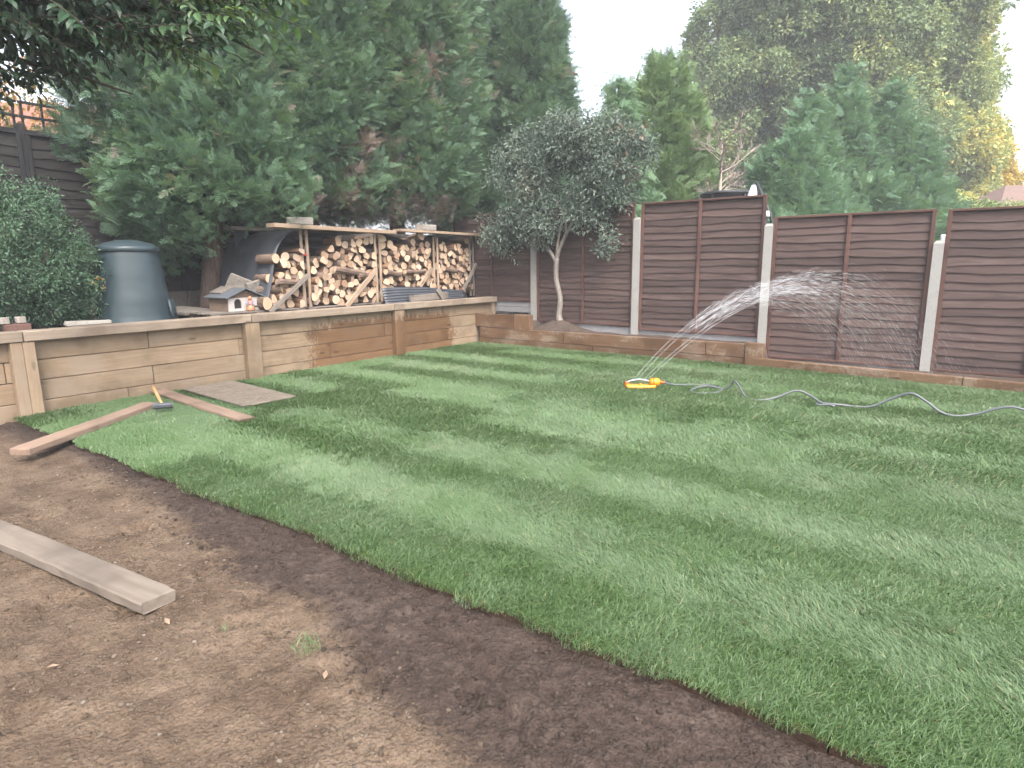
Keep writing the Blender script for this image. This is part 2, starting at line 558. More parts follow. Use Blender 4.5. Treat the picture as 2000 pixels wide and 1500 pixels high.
def bough_mesh(name, mat, seed, per=30, clump=.62, L=.30, weep=False, spread=.17, wild=.45, gs=.64):
    """one bough: fronds along +Y, each with its own tint"""
    r = np.random.default_rng(seed)
    base = [frond_mesh(name, mat, seed * 7 + k, L) for k in range(3)]
    base = [(np.array([tuple(q) for q in v]), f) for v, f in base]
    V, F, T = [], [], []
    off = 0
    for i in range(per):
        bv, bf = base[i % 3]
        s = r.random() ** .7
        p = np.array([0, -(1 - s) * clump, 0]) + r.normal(0, 1, 3) * spread * clump * (1.4 - .8 * s)
        d = np.array([0, 1.0, 0]) + r.normal(0, wild, 3)
        if weep: d = d * .55 + np.array([0, .15, -.95])
        d /= np.linalg.norm(d)
        h = r.normal(0, .7, 3) + np.array([0, 0, 1.0])
        X = np.cross(d, h); X /= np.linalg.norm(X); Z = np.cross(X, d)
        Rm = np.stack([X, d, Z], 1) * (gs * r.uniform(.75, 1.25))
        V.append(bv @ Rm.T + p)
        F += [tuple(q + off for q in ff) for ff in bf]
        T.append(np.full(len(bv), r.normal(0, .07) + (s - .6) * .15))
        off += len(bv)
    me = mesh(name, np.concatenate(V).tolist(), F, mat)
    a = me.attributes.new('ft', 'FLOAT', 'POINT'); a.data.foreach_set('value', np.concatenate(T).astype(np.float32))
    return me

def ball_mesh(name, mat, seed, n=26, rad=.16, L=.06, W=.035, up_bias=.3):
    r = random.Random(seed)
    parts = []
    for k in range(n):
        d = rv(r).normalized()
        p = d * rad * r.uniform(.15, 1) ** .6
        dr = (d + rv(r, .8) + Vector((0, 0, -.15))).normalized()
        nr = (Vector((0, 0, 1)) * (up_bias + .6) + rv(r, .8))
        l = L * r.uniform(.7, 1.25)
        parts.append(kite(p, dr, nr, l, W * l / L, .18, .12))
    v, f = merge(parts)
    return mesh(name, v, f, mat)

def sprig_mesh(name, mat, twig, seed, n=9, L=.11, W=.055, length=.45):
    r = random.Random(seed)
    vs, fs, mi = [], [], []
    pts = [Vector((math.sin(k * .9 + seed) * .015, length * k / 5, -.10 * length * (k / 5) ** 2)) for k in range(6)]
    v, f = tube(pts, [.005, .0045, .004, .0035, .003, .002], 4, False)
    vs += v; fs += f; mi += [1] * len(f)
    for k in range(n):
        t = .15 + .85 * k / (n - 1)
        p = Vector((0, length * t, -.10 * length * t * t))
        sg = 1 if k % 2 else -1
        d = Vector((sg * r.uniform(.6, 1.0), r.uniform(.25, .8), r.uniform(-.75, .05)))
        if k == n - 1: d = Vector((0, 1, -.4))
        l = L * r.uniform(.75, 1.15)
        # six-sided leaf with midrib fold
        d.normalize(); nr = Vector((r.uniform(-.4, .4), r.uniform(-.4, .4), 1)); s = d.cross(nr).normalized(); nn = s.cross(d)
        ww = W * l / L
        q = [p, p + d * l * .3 + s * ww * .46 + nn * ww * .2, p + d * l * .68 + s * ww * .40 + nn * ww * .12, p + d * l - nn * l * .15,
             p + d * l * .68 - s * ww * .40 + nn * ww * .12, p + d * l * .3 - s * ww * .46 + nn * ww * .2, p + d * l * .5]
        o = len(vs); vs += q
        fs += [(o, o + 1, o + 6), (o + 1, o + 2, o + 6), (o + 2, o + 3, o + 6), (o + 3, o + 4, o + 6), (o + 4, o + 5, o + 6), (o + 5, o, o + 6)]
        mi += [0] * 6
    return mesh(name, vs, fs, [mat, twig], midx=mi)

def grass_mesh(name, seed, n=150, rad=.105, H=.045, lean_m=.75, wd=(.0011, .0021)):
    """a round patch of turf: blades leaning towards +Y"""
    r = np.random.default_rng(seed)
    a = r.uniform(0, 2 * PI, n); q = rad * np.sqrt(r.random(n))
    P = np.stack([q * np.cos(a), q * np.sin(a), np.full(n, -.004)], 1)
    lean = np.stack([r.normal(0, .42, n), r.normal(lean_m, .45, n), np.zeros(n)], 1)
    h = H * np.where(r.random(n) < .06, r.uniform(1.2, 1.7, n), r.uniform(.5, 1.2, n)); wdt = r.uniform(wd[0], wd[1], n)
    side = np.stack([-lean[:, 1], lean[:, 0], np.zeros(n)], 1) + r.uniform(-.6, .6, (n, 3)) * np.array([1, 1, 0])
    side /= np.maximum(np.linalg.norm(side, axis=1, keepdims=True), .05)
    V = np.zeros((n, 7, 3))
    for i, (t, wk) in enumerate(((0, 1), (.4, .95), (.75, .7))):
        c = P + np.stack([0 * h, 0 * h, h * t * (1 - .25 * t)], 1) + lean * (h * t ** 1.7)[:, None]
        V[:, 2 * i] = c - side * (wdt * wk)[:, None]; V[:, 2 * i + 1] = c + side * (wdt * wk)[:, None]
    V[:, 6] = P + np.stack([0 * h, 0 * h, h * .70], 1) + lean * (h * 1.05)[:, None]
    fs = []
    for k in range(n):
        o = k * 7
        fs += [(o, o + 1, o + 3, o + 2), (o + 2, o + 3, o + 5, o + 4), (o + 4, o + 5, o + 6)]
    me = mesh(name, V.reshape(-1, 3).tolist(), fs, M['grass'])
    ft = (.5 if 'tuft' in name else 0) + r.normal(0, .085, n); ft = np.where(r.random(n) < .035, ft + .45, ft)
    at = me.attributes.new('ft', 'FLOAT', 'POINT'); at.data.foreach_set('value', np.repeat(ft, 7).astype(np.float32))
    return me

C_ley = proto_coll('bough', [bough_mesh('bough', M['f_ley'], k + 1) for k in range(5)])
C_leyp = proto_coll('bough_pale', [bough_mesh('bough_pale', M['f_ley_pale'], 20 + k, gs=.8, per=26) for k in range(3)])
C_leyb = proto_coll('bough_blue', [bough_mesh('bough_blue', M['f_ley_blue'], 40 + k, gs=.9, clump=.75, per=26) for k in range(3)])
C_leyw = proto_coll('bough_weeping', [bough_mesh('bough_weeping', M['f_ley_blue'], 50 + k, weep=True) for k in range(3)])
C_oak = proto_coll('oak_clump', [ball_mesh('oak_clump', M['f_oak'], 60 + k, 60, .36, .15, .09) for k in range(4)])
C_yel = proto_coll('yellow_clump', [ball_mesh('yellow_clump', M['f_yellow'], 70 + k, 56, .34, .15, .09) for k in range(3)])
C_ora = proto_coll('orange_clump', [ball_mesh('orange_clump', M['f_orange'], 75 + k, 26, .22, .08, .05) for k in range(3)])
C_shr = proto_coll('shrub_clump', [ball_mesh('shrub_clump', M['f_shrub'], 80 + k, 30, .085, .032, .018) for k in range(4)])
C_gry = proto_coll('grey_sprig', [ball_mesh('grey_sprig', M['f_grey'], 90 + k, 22, .12, .062, .026, .1) for k in range(4)])
C_big = proto_coll('big_sprig', [sprig_mesh('big_sprig', M['f_big'], M['bark_dark'], 95 + k) for k in range(4)])
C_ga = proto_coll('turf_away', [grass_mesh('turf_away', 100 + k, 460, .105, .033, .62, (.0008, .0015)) for k in range(5)])
C_gt = proto_coll('turf_toward', [grass_mesh('turf_toward', 110 + k, 460, .105, .034, .35, (.0008, .0015)) for k in range(5)])
C_gaf = proto_coll('turf_away_far', [grass_mesh('turf_away_far', 120 + k, 190, .105, .040, .62, (.0015, .0028)) for k in range(4)])
C_gtf = proto_coll('turf_toward_far', [grass_mesh('turf_toward_far', 130 + k, 190, .105, .044, .35, (.0015, .0028)) for k in range(4)])

# ------------------------------------------------------------------ ground
TURF_Y = -6.97
def soil_width(x):
    return np.interp(x, [0, 1.8, 3.0, 3.6, 4.2, 5.1, 5.7, 6.2, 6.6, 7.2, 9], [.22, .12, .19, .28, .39, .38, .53, .60, .64, .86, 1.0])

def ground_z(x, y):
    x = np.asarray(x, float); y = np.asarray(y, float)
    d = TURF_Y - y                                        # distance from the turf edge
    near = np.clip((-6.7 - y) / .3, 0, 1) * np.clip((y + 14) / 3, 0, 1)
    m = soil_mask(x, y)
    big = (fbm(x * .9, y * .9, 3, 3) - .45) * .05
    mid = (fbm(x * 4, y * 4, 5, 4) - .47) * .04
    fine = (fbm(x * 22, y * 22, 9, 3) - .45) * (.6 + 1.2 * fbm(x * 2, y * 2, 13, 2))
    clod = np.clip(fbm(x * 13, y * 13, 21, 3) - .50, 0, 1) * .09
    z = -.052 + near * (big * np.clip(d / .5, .15, 1) + mid + fine * (.028 + .008 * m) + clod * m * np.clip(d / .18, 0.1, 1))
    z = z + near * m * .006 * np.sin(d * 75 + 5 * fbm(x * 2.5, y * 2.5, 91, 3) + x * 6) * np.clip(fbm(x * 1.6, y * 1.6, 93, 2) * 3 - 1, 0, 1)
    rough = np.clip(fbm(x * 3.2, y * 3.2, 95, 3) * 4 - 1.7, 0, 1)
    z = z + near * (1 - m) * rough * (np.abs(fbm(x * 40, y * 40, 97, 2) - .45) * .03)
    # heel marks pressed into the earth
    for (fx, fy, fr, a) in FOOT:
        ca, sa = math.cos(a), math.sin(a)
        u = ((x - fx) * ca + (y - fy) * sa) / (fr * 1.7); v = (-(x - fx) * sa + (y - fy) * ca) / fr
        q = u * u + v * v
        z = z - near * np.where(q < 1, .018 + .006 * np.sin(u * 22), 0) + near * np.where((q >= 1) & (q < 1.5), .006, 0)
    return z

_fr = random.Random(5)
FOOT = [(_fr.uniform(3.0, 7.2), _fr.uniform(-8.75, -7.2), _fr.uniform(.045, .06), _fr.uniform(0, 3)) for _ in range(46)]

def soil_mask(x, y):
    d = TURF_Y - y
    wv = soil_width(x) * (.55 + .95 * fbm(x * 1.7, y * 1.7, 31, 4))
    return np.clip((wv - d) / .26 + .5, 0, 1)

xs = np.concatenate([[-300, -120, -60, -30, -15, -8, -4, -2], np.arange(-.5, 2.4, .06), np.arange(2.4, 8.6, .018), np.arange(8.7, 12, .3), [14, 18, 25, 40, 80, 160, 300]])
ys = np.concatenate([[-300, -120, -60, -30, -18, -14, -12], np.arange(-11, -9, .2), np.arange(-9, -6.86, .018), np.arange(-6.8, 0, .5), [0, 2, 5, 10, 20, 40, 80, 160, 300]])
GX, GY = np.meshgrid(xs, ys)
GZ = ground_z(GX, GY)
GZ = np.where(GY > -6.9, -.06, GZ)
nx, ny = len(xs), len(ys)
I = np.arange(nx * ny).reshape(ny, nx)
quads = np.stack([I[:-1, :-1], I[:-1, 1:], I[1:, 1:], I[1:, :-1]], -1).reshape(-1, 4)
me = bpy.data.meshes.new('ground')
me.from_pydata(np.stack([GX, GY, GZ], -1).reshape(-1, 3).tolist(), [], quads.tolist())
at_ = me.attributes.new('soil', 'FLOAT', 'POINT')
at_.data.foreach_set('value', soil_mask(GX, GY).astype(np.float32).ravel())
me.polygons.foreach_set('use_smooth', [True] * len(me.polygons))

def earth():
    t = NT('bare_earth')
    p = t.pos()
    a = t.node('ShaderNodeAttribute', attribute_name='soil').outputs['Fac']
    n1 = t.noise(p, 3.5, 6, .65); n2 = t.noise(p, 26, 5, .65); n3 = t.noise(p, 120, 3, .6)
    dry = t.ramp(t.math('ADD', t.math('MULTIPLY', n1, .65), t.math('MULTIPLY', n2, .35)),
                 [(.30, (.062, .043, .030)), (.46, (.122, .086, .060)), (.60, (.178, .130, .093)), (.72, (.23, .177, .13))])
    crumb = t.voro(p, 70)
    dry = t.mix(t.math('MULTIPLY', t.smooth(n2, .56, .70), .55), dry, (.062, .042, .032))
    spk = t.voro(p, 38)
    dry = t.mix(t.math('MULTIPLY', t.math('SUBTRACT', 1.0, t.smooth(spk.outputs['Distance'], .10, .16)), .55), dry, (.23, .18, .135))
    soil = t.ramp(n2, [(.3, (.042, .029, .024)), (.55, (.064, .046, .038)), (.75, (.088, .065, .054))])
    soil = t.mix(t.smooth(n1, .52, .66), soil, (.098, .074, .061))
    gr = t.noise(p, 75, 4, .7)
    dry = t.mix(t.math('MULTIPLY', t.smooth(gr, .50, .62), .55), dry, t.mix(1.0, dry, (.50, .47, .45), 'MULTIPLY'))
    dry = t.mix(t.math('MULTIPLY', t.smooth(t.noise(p, 1.9, 5, .7), .5, .62), .5), dry, t.mix(1.0, dry, (.52, .48, .47), 'MULTIPLY'))
    soil = t.mix(t.math('MULTIPLY', t.smooth(gr, .48, .62), .5), soil, t.mix(1.0, soil, (.45, .45, .45), 'MULTIPLY'))
    f = t.smooth(t.math('ADD', a, t.math('MULTIPLY_ADD', t.noise(p, 11, 6, .7), 1.0, -.5)), .15, .80)
    colr = t.mix(f, dry, soil)
    h = t.math('ADD', t.math('MULTIPLY', n3, .35), t.math('ADD', n2, t.math('MULTIPLY', crumb.outputs['Distance'], -.45)))
    return t.done(t.bsdf(colr, .95, t.bump(h, 1.0, .016), spec=.15))
M['earth'] = earth()
me.materials.append(M['earth'])
tag(obj('ground', me), 'bare brown earth with a dark band of topsoil beside the turf', None, kind='structure')

# raised ground behind the sleeper wall
xr = np.concatenate([np.arange(-2.75, -.09, .07), [-.1]]); yr = np.arange(-11.5, .75, .1)
RX, RY = np.meshgrid(xr, yr)
RZ = .74 + (fbm(RX * 2.2, RY * 2.2, 77, 4) - .45) * .07 + np.clip((-1.6 - RX) / 1.0, 0, 1) * .10
nx, ny = len(xr), len(yr)
I = np.arange(nx * ny).reshape(ny, nx)
quads = np.stack([I[:-1, :-1], I[:-1, 1:], I[1:, 1:], I[1:, :-1]], -1).reshape(-1, 4)
M['litter'] = simple('leaf_litter', (.075, .058, .048), .95, 30, .5, .8, .1, dist=.02)
me = mesh('raised_ground', np.stack([RX, RY, RZ], -1).reshape(-1, 3).tolist(), quads.tolist(), M['litter'], True)
tag(obj('raised_ground', me), 'raised earth behind the timber retaining wall', kind='structure')
# narrow planting bed along the fence
bx = np.arange(.0, 9.3, .07); by = np.linspace(-.34, .64, 14)
BX, BY = np.meshgrid(bx, by)
base = np.where(BX < 1.1, .40, np.where(BX < 4.98, .27, .045))
BZ = base + (fbm(BX * 5, BY * 5, 41, 3) - .45) * .05 + .20 * np.exp(-(((BX - 1.62) / .42) ** 2 + ((BY - .34) / .25) ** 2)) * (BX < 4.9)
yfront = np.where(BX > 5.0, -.02 - (BX - 5.0) * .11, .03)
BY = np.maximum(BY, yfront)
nx, ny = len(bx), len(by)
I = np.arange(nx * ny).reshape(ny, nx)
quads = np.stack([I[:-1, :-1], I[:-1, 1:], I[1:, 1:], I[1:, :-1]], -1).reshape(-1, 4)
M['bedsoil'] = simple('bed_soil', (.085, .064, .053), .95, 30, .5, .8, .1, dist=.02)
tag(obj('bed_soil', mesh('bed_soil', np.stack([BX, BY, BZ], -1).reshape(-1, 3).tolist(), quads.tolist(), M['bedsoil'], True)),
    'narrow strip of mulched soil along the brown fence', kind='structure')

# ------------------------------------------------------------------ turf
def turf_mat():
    t = NT('turf_roots')
    s = t.sep(t.node('ShaderNodeNewGeometry').outputs['Normal'])
    n = t.noise(t.pos(), 60, 4, .6)
    side = t.ramp(n, [(.3, (.035, .022, .016)), (.7, (.085, .055, .04))])
    top = t.ramp(n, [(.3, (.030, .050, .014)), (.6, (.052, .078, .022)), (.8, (.12, .10, .05))])
    return t.done(t.bsdf(t.mix(t.smooth(s[2], .4, .8), side, top), .95, t.bump(n, .6, .01), spec=.1))
M['turf'] = turf_mat()
lawn = thing('lawn', 'freshly laid striped green turf lawn between timber wall and bare earth', None, (0, 0, 0))
lawn['kind'] = 'structure'
ROW = .4647
tr = random.Random(23)
def turf_front(x):
    return TURF_Y + float((vn(x * 2.2, 3.3, 2) - .5) * .05 + (vn(x * 9, 1.3, 4) - .5) * .035 + (vn(x * 26, 1.3, 8) - .5) * .016)
def lawn_back(x):
    return .0 if x < 5 else -.02 - (x - 5) * .11
for j in range(15):
    y0 = TURF_Y + j * ROW; y1 = y0 + ROW
    x = .003 - tr.uniform(.0, 1.9)
    k = 0
    while x < 9.4:
        L = tr.uniform(2.0, 2.35)
        xa, xb = max(.006, x), min(9.4, x + L)
        x += L; k += 1
        if xb - xa < .12: continue
        g = .003
        n = max(3, int((xb - xa) / .05))
        vs, fs = [], []
        cxm = (xa + xb) / 2
        for i in range(n + 1):
            u = xa + g + (xb - xa - 2 * g) * i / n
            yf_ = turf_front(u) if j == 0 else y0 + g
            yb_ = y1 - g if j < 14 else min(y1, lawn_back(u) - .002)
            if j >= 13: yb_ = min(yb_, lawn_back(u) - .002)
            zt = -.006 + .006 * float(vn(u * 3, y0 * 3, 6))
            vs += [(u - cxm, yf_ + .006 - y0, -.058), (u - cxm, yf_ - y0, zt - .012), (u - cxm, yf_ + .01 - y0, zt), (u - cxm, max(yb_, yf_ + .05) - y0, zt), (u - cxm, max(yb_, yf_ + .05) - y0, -.058)]
        for i in range(n):
            a, b = i * 5, (i + 1) * 5
            for q in range(4): fs.append((a + q, b + q, b + q + 1, a + q + 1))
        fs.append((4, 3, 2, 1, 0)); e = n * 5; fs.append((e, e + 1, e + 2, e + 3, e + 4))
        ro = obj('turf_roll', mesh('turf_roll', vs, fs, M['turf']), lawn, (cxm, y0, 0))
        # blades: each roll was laid with its own lie
        cen = Vector((cxm, y0 + ROW / 2, 0)); 
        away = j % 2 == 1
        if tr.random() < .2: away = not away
        shade = (tr.uniform(.53, .66) if away else tr.uniform(.45, .57))  # random roll tone, plus the lean's sky sheen painted in as lighter tint
        ang = (PI / 2 if away else -PI / 2) + tr.gauss(0, .25)          # +90deg leans to -x
        st = .088
        gx, gy = np.meshgrid(np.arange(xa + .03, xb, st), np.arange(y0 + .03, y1 + .02, st))
        px = gx.ravel() + rng.uniform(-.035, .035, gx.size); py = gy.ravel() + rng.uniform(-.035, .035, gx.size)
        fr = np.array([turf_front(float(q)) for q in px]) + .055 if j == 0 else np.full(len(px), y0)
        py = np.where(j == 0, np.maximum(py, fr + rng.uniform(-.012, .012, len(px))), py)
        bk = np.where(px < 5, -.05, -.07 - (px - 5) * .11)
        py = np.where(py > bk, bk - rng.uniform(0, .02, len(px)), py) if j >= 12 else py
        px = np.clip(px, xa + .07 if xa < .1 else xa, xb)
        dcam = np.hypot(px - CAM.x, py - CAM.y)
        m = len(px)
        yaw = ang + rng.normal(0, .35, m) + (fbm(px * 1.3, py * 1.3, 71, 3) - .47) * 1.3
        rot = np.stack([rng.normal(0, .05, m), rng.normal(0, .05, m), yaw], 1)
        bald = fbm(px * 3.1, py * 3.1, 61, 3)
        scl = rng.uniform(.85, 1.15, m) * np.clip(1.15 - np.clip(bald - .58, 0, 1) * 2.6, .55, 1)
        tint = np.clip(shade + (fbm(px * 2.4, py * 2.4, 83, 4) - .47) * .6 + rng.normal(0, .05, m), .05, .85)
        pts = np.stack([px - cxm, py - y0, np.full(m, -.004) - (1 - np.clip(scl, 0, 1)) * .01], 1)
        far = np.median(dcam) > 4.6
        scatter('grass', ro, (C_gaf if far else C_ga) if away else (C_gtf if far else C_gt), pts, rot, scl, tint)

# small weeds growing on the bare earth
for k, (x, y, n, s, lb) in enumerate(((5.42, -7.57, 70, .060, 'larger tuft of green grass growing on the bare earth'), (5.03, -7.69, 24, .035, 'small sparse grass tuft near the end of the scaffold board'))):
    o = obj('grass_tuft', grass_mesh('grass_tuft', 140 + k, n, s, .045, .2, (.001, .0018)), None, (x, y, float(ground_z(x, y))), (0, 0, R(70)))
    tag(o, lb, 'grass tuft', 'grass tufts on the bare earth')

# pebbles and crumbs of earth (nobody could count these)
def pebble(name, seed, mat, flat=.6):
    bm = bmesh.new(); bmesh.ops.create_icosphere(bm, subdivisions=1, radius=1)
    r = random.Random(seed)
    for v in bm.verts: v.co = Vector((v.co.x * r.uniform(.7, 1.2), v.co.y * r.uniform(.7, 1.2), v.co.z * flat * r.uniform(.7, 1.2)))
    me = bpy.data.meshes.new(name); bm.to_mesh(me); bm.free(); me.materials.append(mat)
    me.polygons.foreach_set('use_smooth', [True] * len(me.polygons))
    return me
def peb_mat(name, stops):
    t = NT(name)
    a = t.node('ShaderNodeAttribute', attribute_type='INSTANCER', attribute_name='tint')
    n = t.noise(t.coords(), 3, 4)
    return t.done(t.bsdf(t.ramp(a.outputs['Fac'], stops), .9, t.bump(n, .6, .1), spec=.2))
M['peb'] = peb_mat('pebbles', [(0, (.095, .066, .046)), (.5, (.15, .11, .078)), (.93, (.20, .155, .115)), (1, (.33, .28, .235))])
M['clod'] = peb_mat('soil_crumbs', [(0, (.050, .036, .030)), (.6, (.072, .053, .044)), (1, (.10, .075, .062))])
C_peb = proto_coll('pebble', [pebble('pebble', k, M['peb']) for k in range(4)])
C_clod = proto_coll('crumb', [pebble('crumb', 10 + k, M['clod'], .8) for k in range(4)])
def scatter_ground(name, coll, n, size, soil, label):
    px = rng.uniform(2.0, 8.2, n); py = rng.uniform(-8.95, TURF_Y - .01, n)
    m = soil_mask(px, py)
    keep = rng.random(n) < (m if soil else (1 - m) * np.clip(fbm(px * 2, py * 2, 55, 3) * 2.2 - .55, .08, 1))
    px, py = px[keep], py[keep]; k = len(px)
    s = size[0] * np.exp(rng.exponential(size[1], k)); s = np.minimum(s, size[2])
    pz = ground_z(px, py) + s * .15
    o = scatter(name, None, coll, np.stack([px, py, pz], 1), np.stack([rng.normal(0, .3, k), rng.normal(0, .3, k), rng.uniform(0, 6.3, k)], 1), s, rng.random(k) ** .9)
    tag(o, label, kind='stuff')
scatter_ground('pebbles', C_peb, 90000, (.0016, .5, .012), False, 'small pale stones strewn over the bare brown earth')
scatter_ground('soil_crumbs', C_clod, 45000, (.0024, .45, .013), True, 'crumbs of dark topsoil beside the turf edge')

# ------------------------------------------------------------------ timber retaining wall on the left
wall = thing('retaining_wall', 'long pale sleeper retaining wall with posts and flat cap boards', 'retaining wall', (0, 0, 0))
HZ = PI / 2
rows = [(-.075, .122), (.124, .328), (.330, .530), (.532, .724)]
joints = [[-9.4, -8.3, -5.95, -3.55, -1.15, .52], [-9.4, -8.1, -5.67, -3.246, -.73, .52], [-9.4, -7.0, -4.62, -2.2, .10, .52], [-9.4, -8.0, -5.685, -3.25, -.73, .52]]
sd_ = 0
for (za, zb), js in zip(rows, joints):
    for a, b in zip(js[:-1], js[1:]):
        sd_ += 1
        board('sleeper', wall, (-.05 + rnd.uniform(-.004, .004), (a + b) / 2, (za + zb) / 2), (b - a - .006, .098, zb - za - .004), M['sleeper'], (0, 0, HZ), .006, .0015, sd_)
for (y, wd) in ((-9.25, .2), (-6.91, .098), (-6.808, .098), (-4.475, .195), (-1.955, .195)):
    board('post', wall, (.051, y, .33), (.79, .098, wd) if False else (.788, wd, .098), M['sleeper'], (0, -HZ, 0), .006, .0015, int(abs(y * 10)))
board('post', wall, (.04, .47, .50), (.45, .09, .07), M['sleeper'], (0, -HZ, 0), .005)
caps = [(-9.5, -6.85), (-6.846, -4.49), (-4.486, -2.08), (-2.076, .535)]
for k, (a, b) in enumerate(caps):
    board('cap_board', wall, (.012, (a + b) / 2, .777), (b - a - .004, .205, .096), M['cap'], (0, 0, HZ), .006, .0015, 50 + k)

# ------------------------------------------------------------------ low timber edging below the fence
edge = thing('timber_edging', 'low damp sleeper edging holding the planting bed below the fence', 'edging', (0, 0, 0))
for k, (xa, xb, za, zb) in enumerate(((.102, 2.45, -.075, .105), (2.456, 4.86, -.075, .105), (.102, 1.9, .108, .300), (1.906, 4.30, .108, .300), (4.306, 4.86, .108, .300), (.004, .865, .303, .540))):
    board('sleeper', edge, ((xa + xb) / 2, .05 + rnd.uniform(-.003, .003), (za + zb) / 2), (xb - xa - .004, .096, zb - za - .003), M['sleeper_wet'], (0, 0, 0), .006, .0015, 80 + k)
board('post', edge, (4.985, .03, .125), (.40, .235, .12), M['sleeper_wet'], (0, -HZ, -HZ), .006, .0015, 91)
board('post', edge, (1.04, .06, .42), (.27, .34, .12), M['sleeper_wet'], (0, -HZ, -HZ), .006, .0015, 92)
for k, (xa, xb) in enumerate(((5.0, 7.35), (7.355, 9.4))):
    xm = (xa + xb) / 2
    board('sleeper', edge, (xm, -.035 - (xm - 5) * .11 + .05, .02), ((xb - xa) * 1.004, .096, .20), M['sleeper_wet'], (0, 0, -math.atan(.11)), .006, .0015, 95 + k)

# ------------------------------------------------------------------ brown lap fence on the right
FY = .60
def slat_mesh(seed, L, h, mat, amp=.007):
    r = random.Random(seed); n = 8
    vs, fs = [], []
    ph, ph2 = r.uniform(0, 6), r.uniform(0, 6)
    for i in range(n + 1):
        x = -L / 2 + L * i / n
        wv = amp * (math.sin(ph + i * 1.1) + .7 * math.sin(ph2 + i * 2.3)) + r.uniform(-.003, .003)
        vs += [(x, 0, h / 2), (x, -.017, -h / 2 + wv), (x, -.004, -h / 2 + wv + .001)]
    for i in range(n):
        a, b = i * 3, (i + 1) * 3
        fs += [(a, a + 1, b + 1, b), (a + 1, a + 2, b + 2, b + 1), (a + 2, a, b, b + 2)]
    return mesh('slat', vs, fs, mat)
SL = {}
def lap_panel(name, label, loc, width, height, n, mat, bat, rotz=0, group=None, seed=0, mid=True, top=True):
    t = thing(name, label, 'fence panel', loc, rotz, group)
    r = random.Random(seed)
    pit = (height - .03) / n
    for k in range(n):
        key = (mat.name, round(width, 2), r.randrange(7))
        if key not in SL: SL[key] = slat_mesh(hash(key[2]) + 3, width - .02, 1.0, mat, .06)
        hh = pit * r.uniform(1.22, 1.5)
        o = obj('slat', SL[key], t, (r.uniform(-.004, .004), -.012 + r.uniform(-.002, .002), .02 + pit * k + hh / 2 - .2 * pit), (R(r.uniform(-.3, .3)), R(r.uniform(-.25, .25)), 0))
        o.scale = (1, 1, hh)
        o.rotation_euler.x = -.035
    for x in ((-width / 2 + .022, 0, width / 2 - .022) if mid else (-width / 2 + .022, width / 2 - .022)):
        board('batten', t, (x, -.050, height / 2), (height, .022, .046), bat, (0, -HZ, 0), .003)
    board('bottom_rail', t, (0, -.052, .018), (width - .096, .02, .03), bat, (0, 0, 0), .003)
    if top: board('top_rail', t, (0, -.024, height + .014), (width, .07, .028), bat, (0, 0, 0), .003)
    return t
PX = [.947, 2.932, 4.936, 6.940, 8.940]
G = 'brown lap fence panels beside the lawn'
lap_panel('lap_fence', 'shaded brown fence panel behind the log store end, left of the small tree', (-.03, FY, .745), 1.84, 1.56, 16, M['fence'], M['batten'], 0, G, 1)
lap_panel('lap_fence', 'brown fence panel directly behind the small tree trunk', (1.94, FY, .395), 1.87, 1.93, 19, M['fence'], M['batten'], 0, G, 2)
lap_panel('lap_fence', 'tall brown fence panel in front of the trampoline, right of the small tree', (3.934, FY, .345), 1.885, 1.97, 19, M['fence'], M['batten'], 0, G, 3)
lap_panel('lap_fence', 'lower brown fence panel behind the arching sprinkler water', (5.938, FY, .062), 1.885, 1.945, 19, M['fence'], M['batten'], 0, G, 4)
lap_panel('lap_fence', 'rightmost brown fence panel cut off by the picture edge', (7.94, FY, .045), 1.885, 1.95, 19, M['fence'], M['batten'], 0, G, 5)

def post_mesh(h):
    s = .055
    vs = []
    for z in (0, h - .035):
        for (x, y) in ((-s, -s), (-.02, -s), (.02, -s), (s, -s), (s, s), (-s, s)):
            vs.append((x, y * 1.1, z))
    for (x, y) in ((-.03, -.03), (.03, -.03), (.03, .03), (-.03, .03)): vs.append((x, y, h))
    fs = [(i, (i + 1) % 6, 6 + (i + 1) % 6, 6 + i) for i in range(6)]
    fs += [(6, 7, 12), (7, 8, 13, 12), (8, 9, 13), (9, 10, 14, 13), (10, 11, 15, 14), (11, 6, 12, 15), (12, 13, 14, 15)]
    return mesh('concrete_post', vs, fs, M['concrete'])
for x, zt, lb in ((.947, 1.97, 'concrete fence post half hidden by the small tree leaves'), (2.932, 2.13, 'concrete fence post just right of the small tree'),
                  (4.936, 1.945, 'concrete fence post at the step down in the fence, crossed by water jets'), (6.940, 1.655, 'short concrete fence post right of the sprinkler arc')):
    tag(obj('concrete_post', post_mesh(zt + .3), None, (x, FY - .035, -.3)), lb, 'fence post', 'concrete posts of the brown fence')
M_gb = M['gravel_board']
def gravel(x0, x1, za, zb, lb):
    t = tag(board('gravel_board', None, ((x0 + x1) / 2, FY + .0, (za + zb) / 2), (x1 - x0, .05, zb - za), M_gb, (0, 0, 0), .004), lb, 'gravel board', 'concrete gravel boards under the fence')
    return t
gravel(-1.0, .885, .545, .640, 'lower concrete gravel board at the end of the timber wall')
gravel(-1.0, .885, .645, .742, 'upper concrete gravel board at the end of the timber wall')
gravel(1.005, 2.875, .20, .392, 'concrete gravel board behind the foot of the small tree')
gravel(2.99, 4.878, .15, .340, 'concrete gravel board behind the water jets, left of the fence step')
gravel(4.994, 6.882, -.1, .058, 'thin strip of concrete gravel board below the panel behind the spray')
gravel(6.998, 8.9, -.1, .042, 'thin strip of concrete gravel board at the right picture edge')

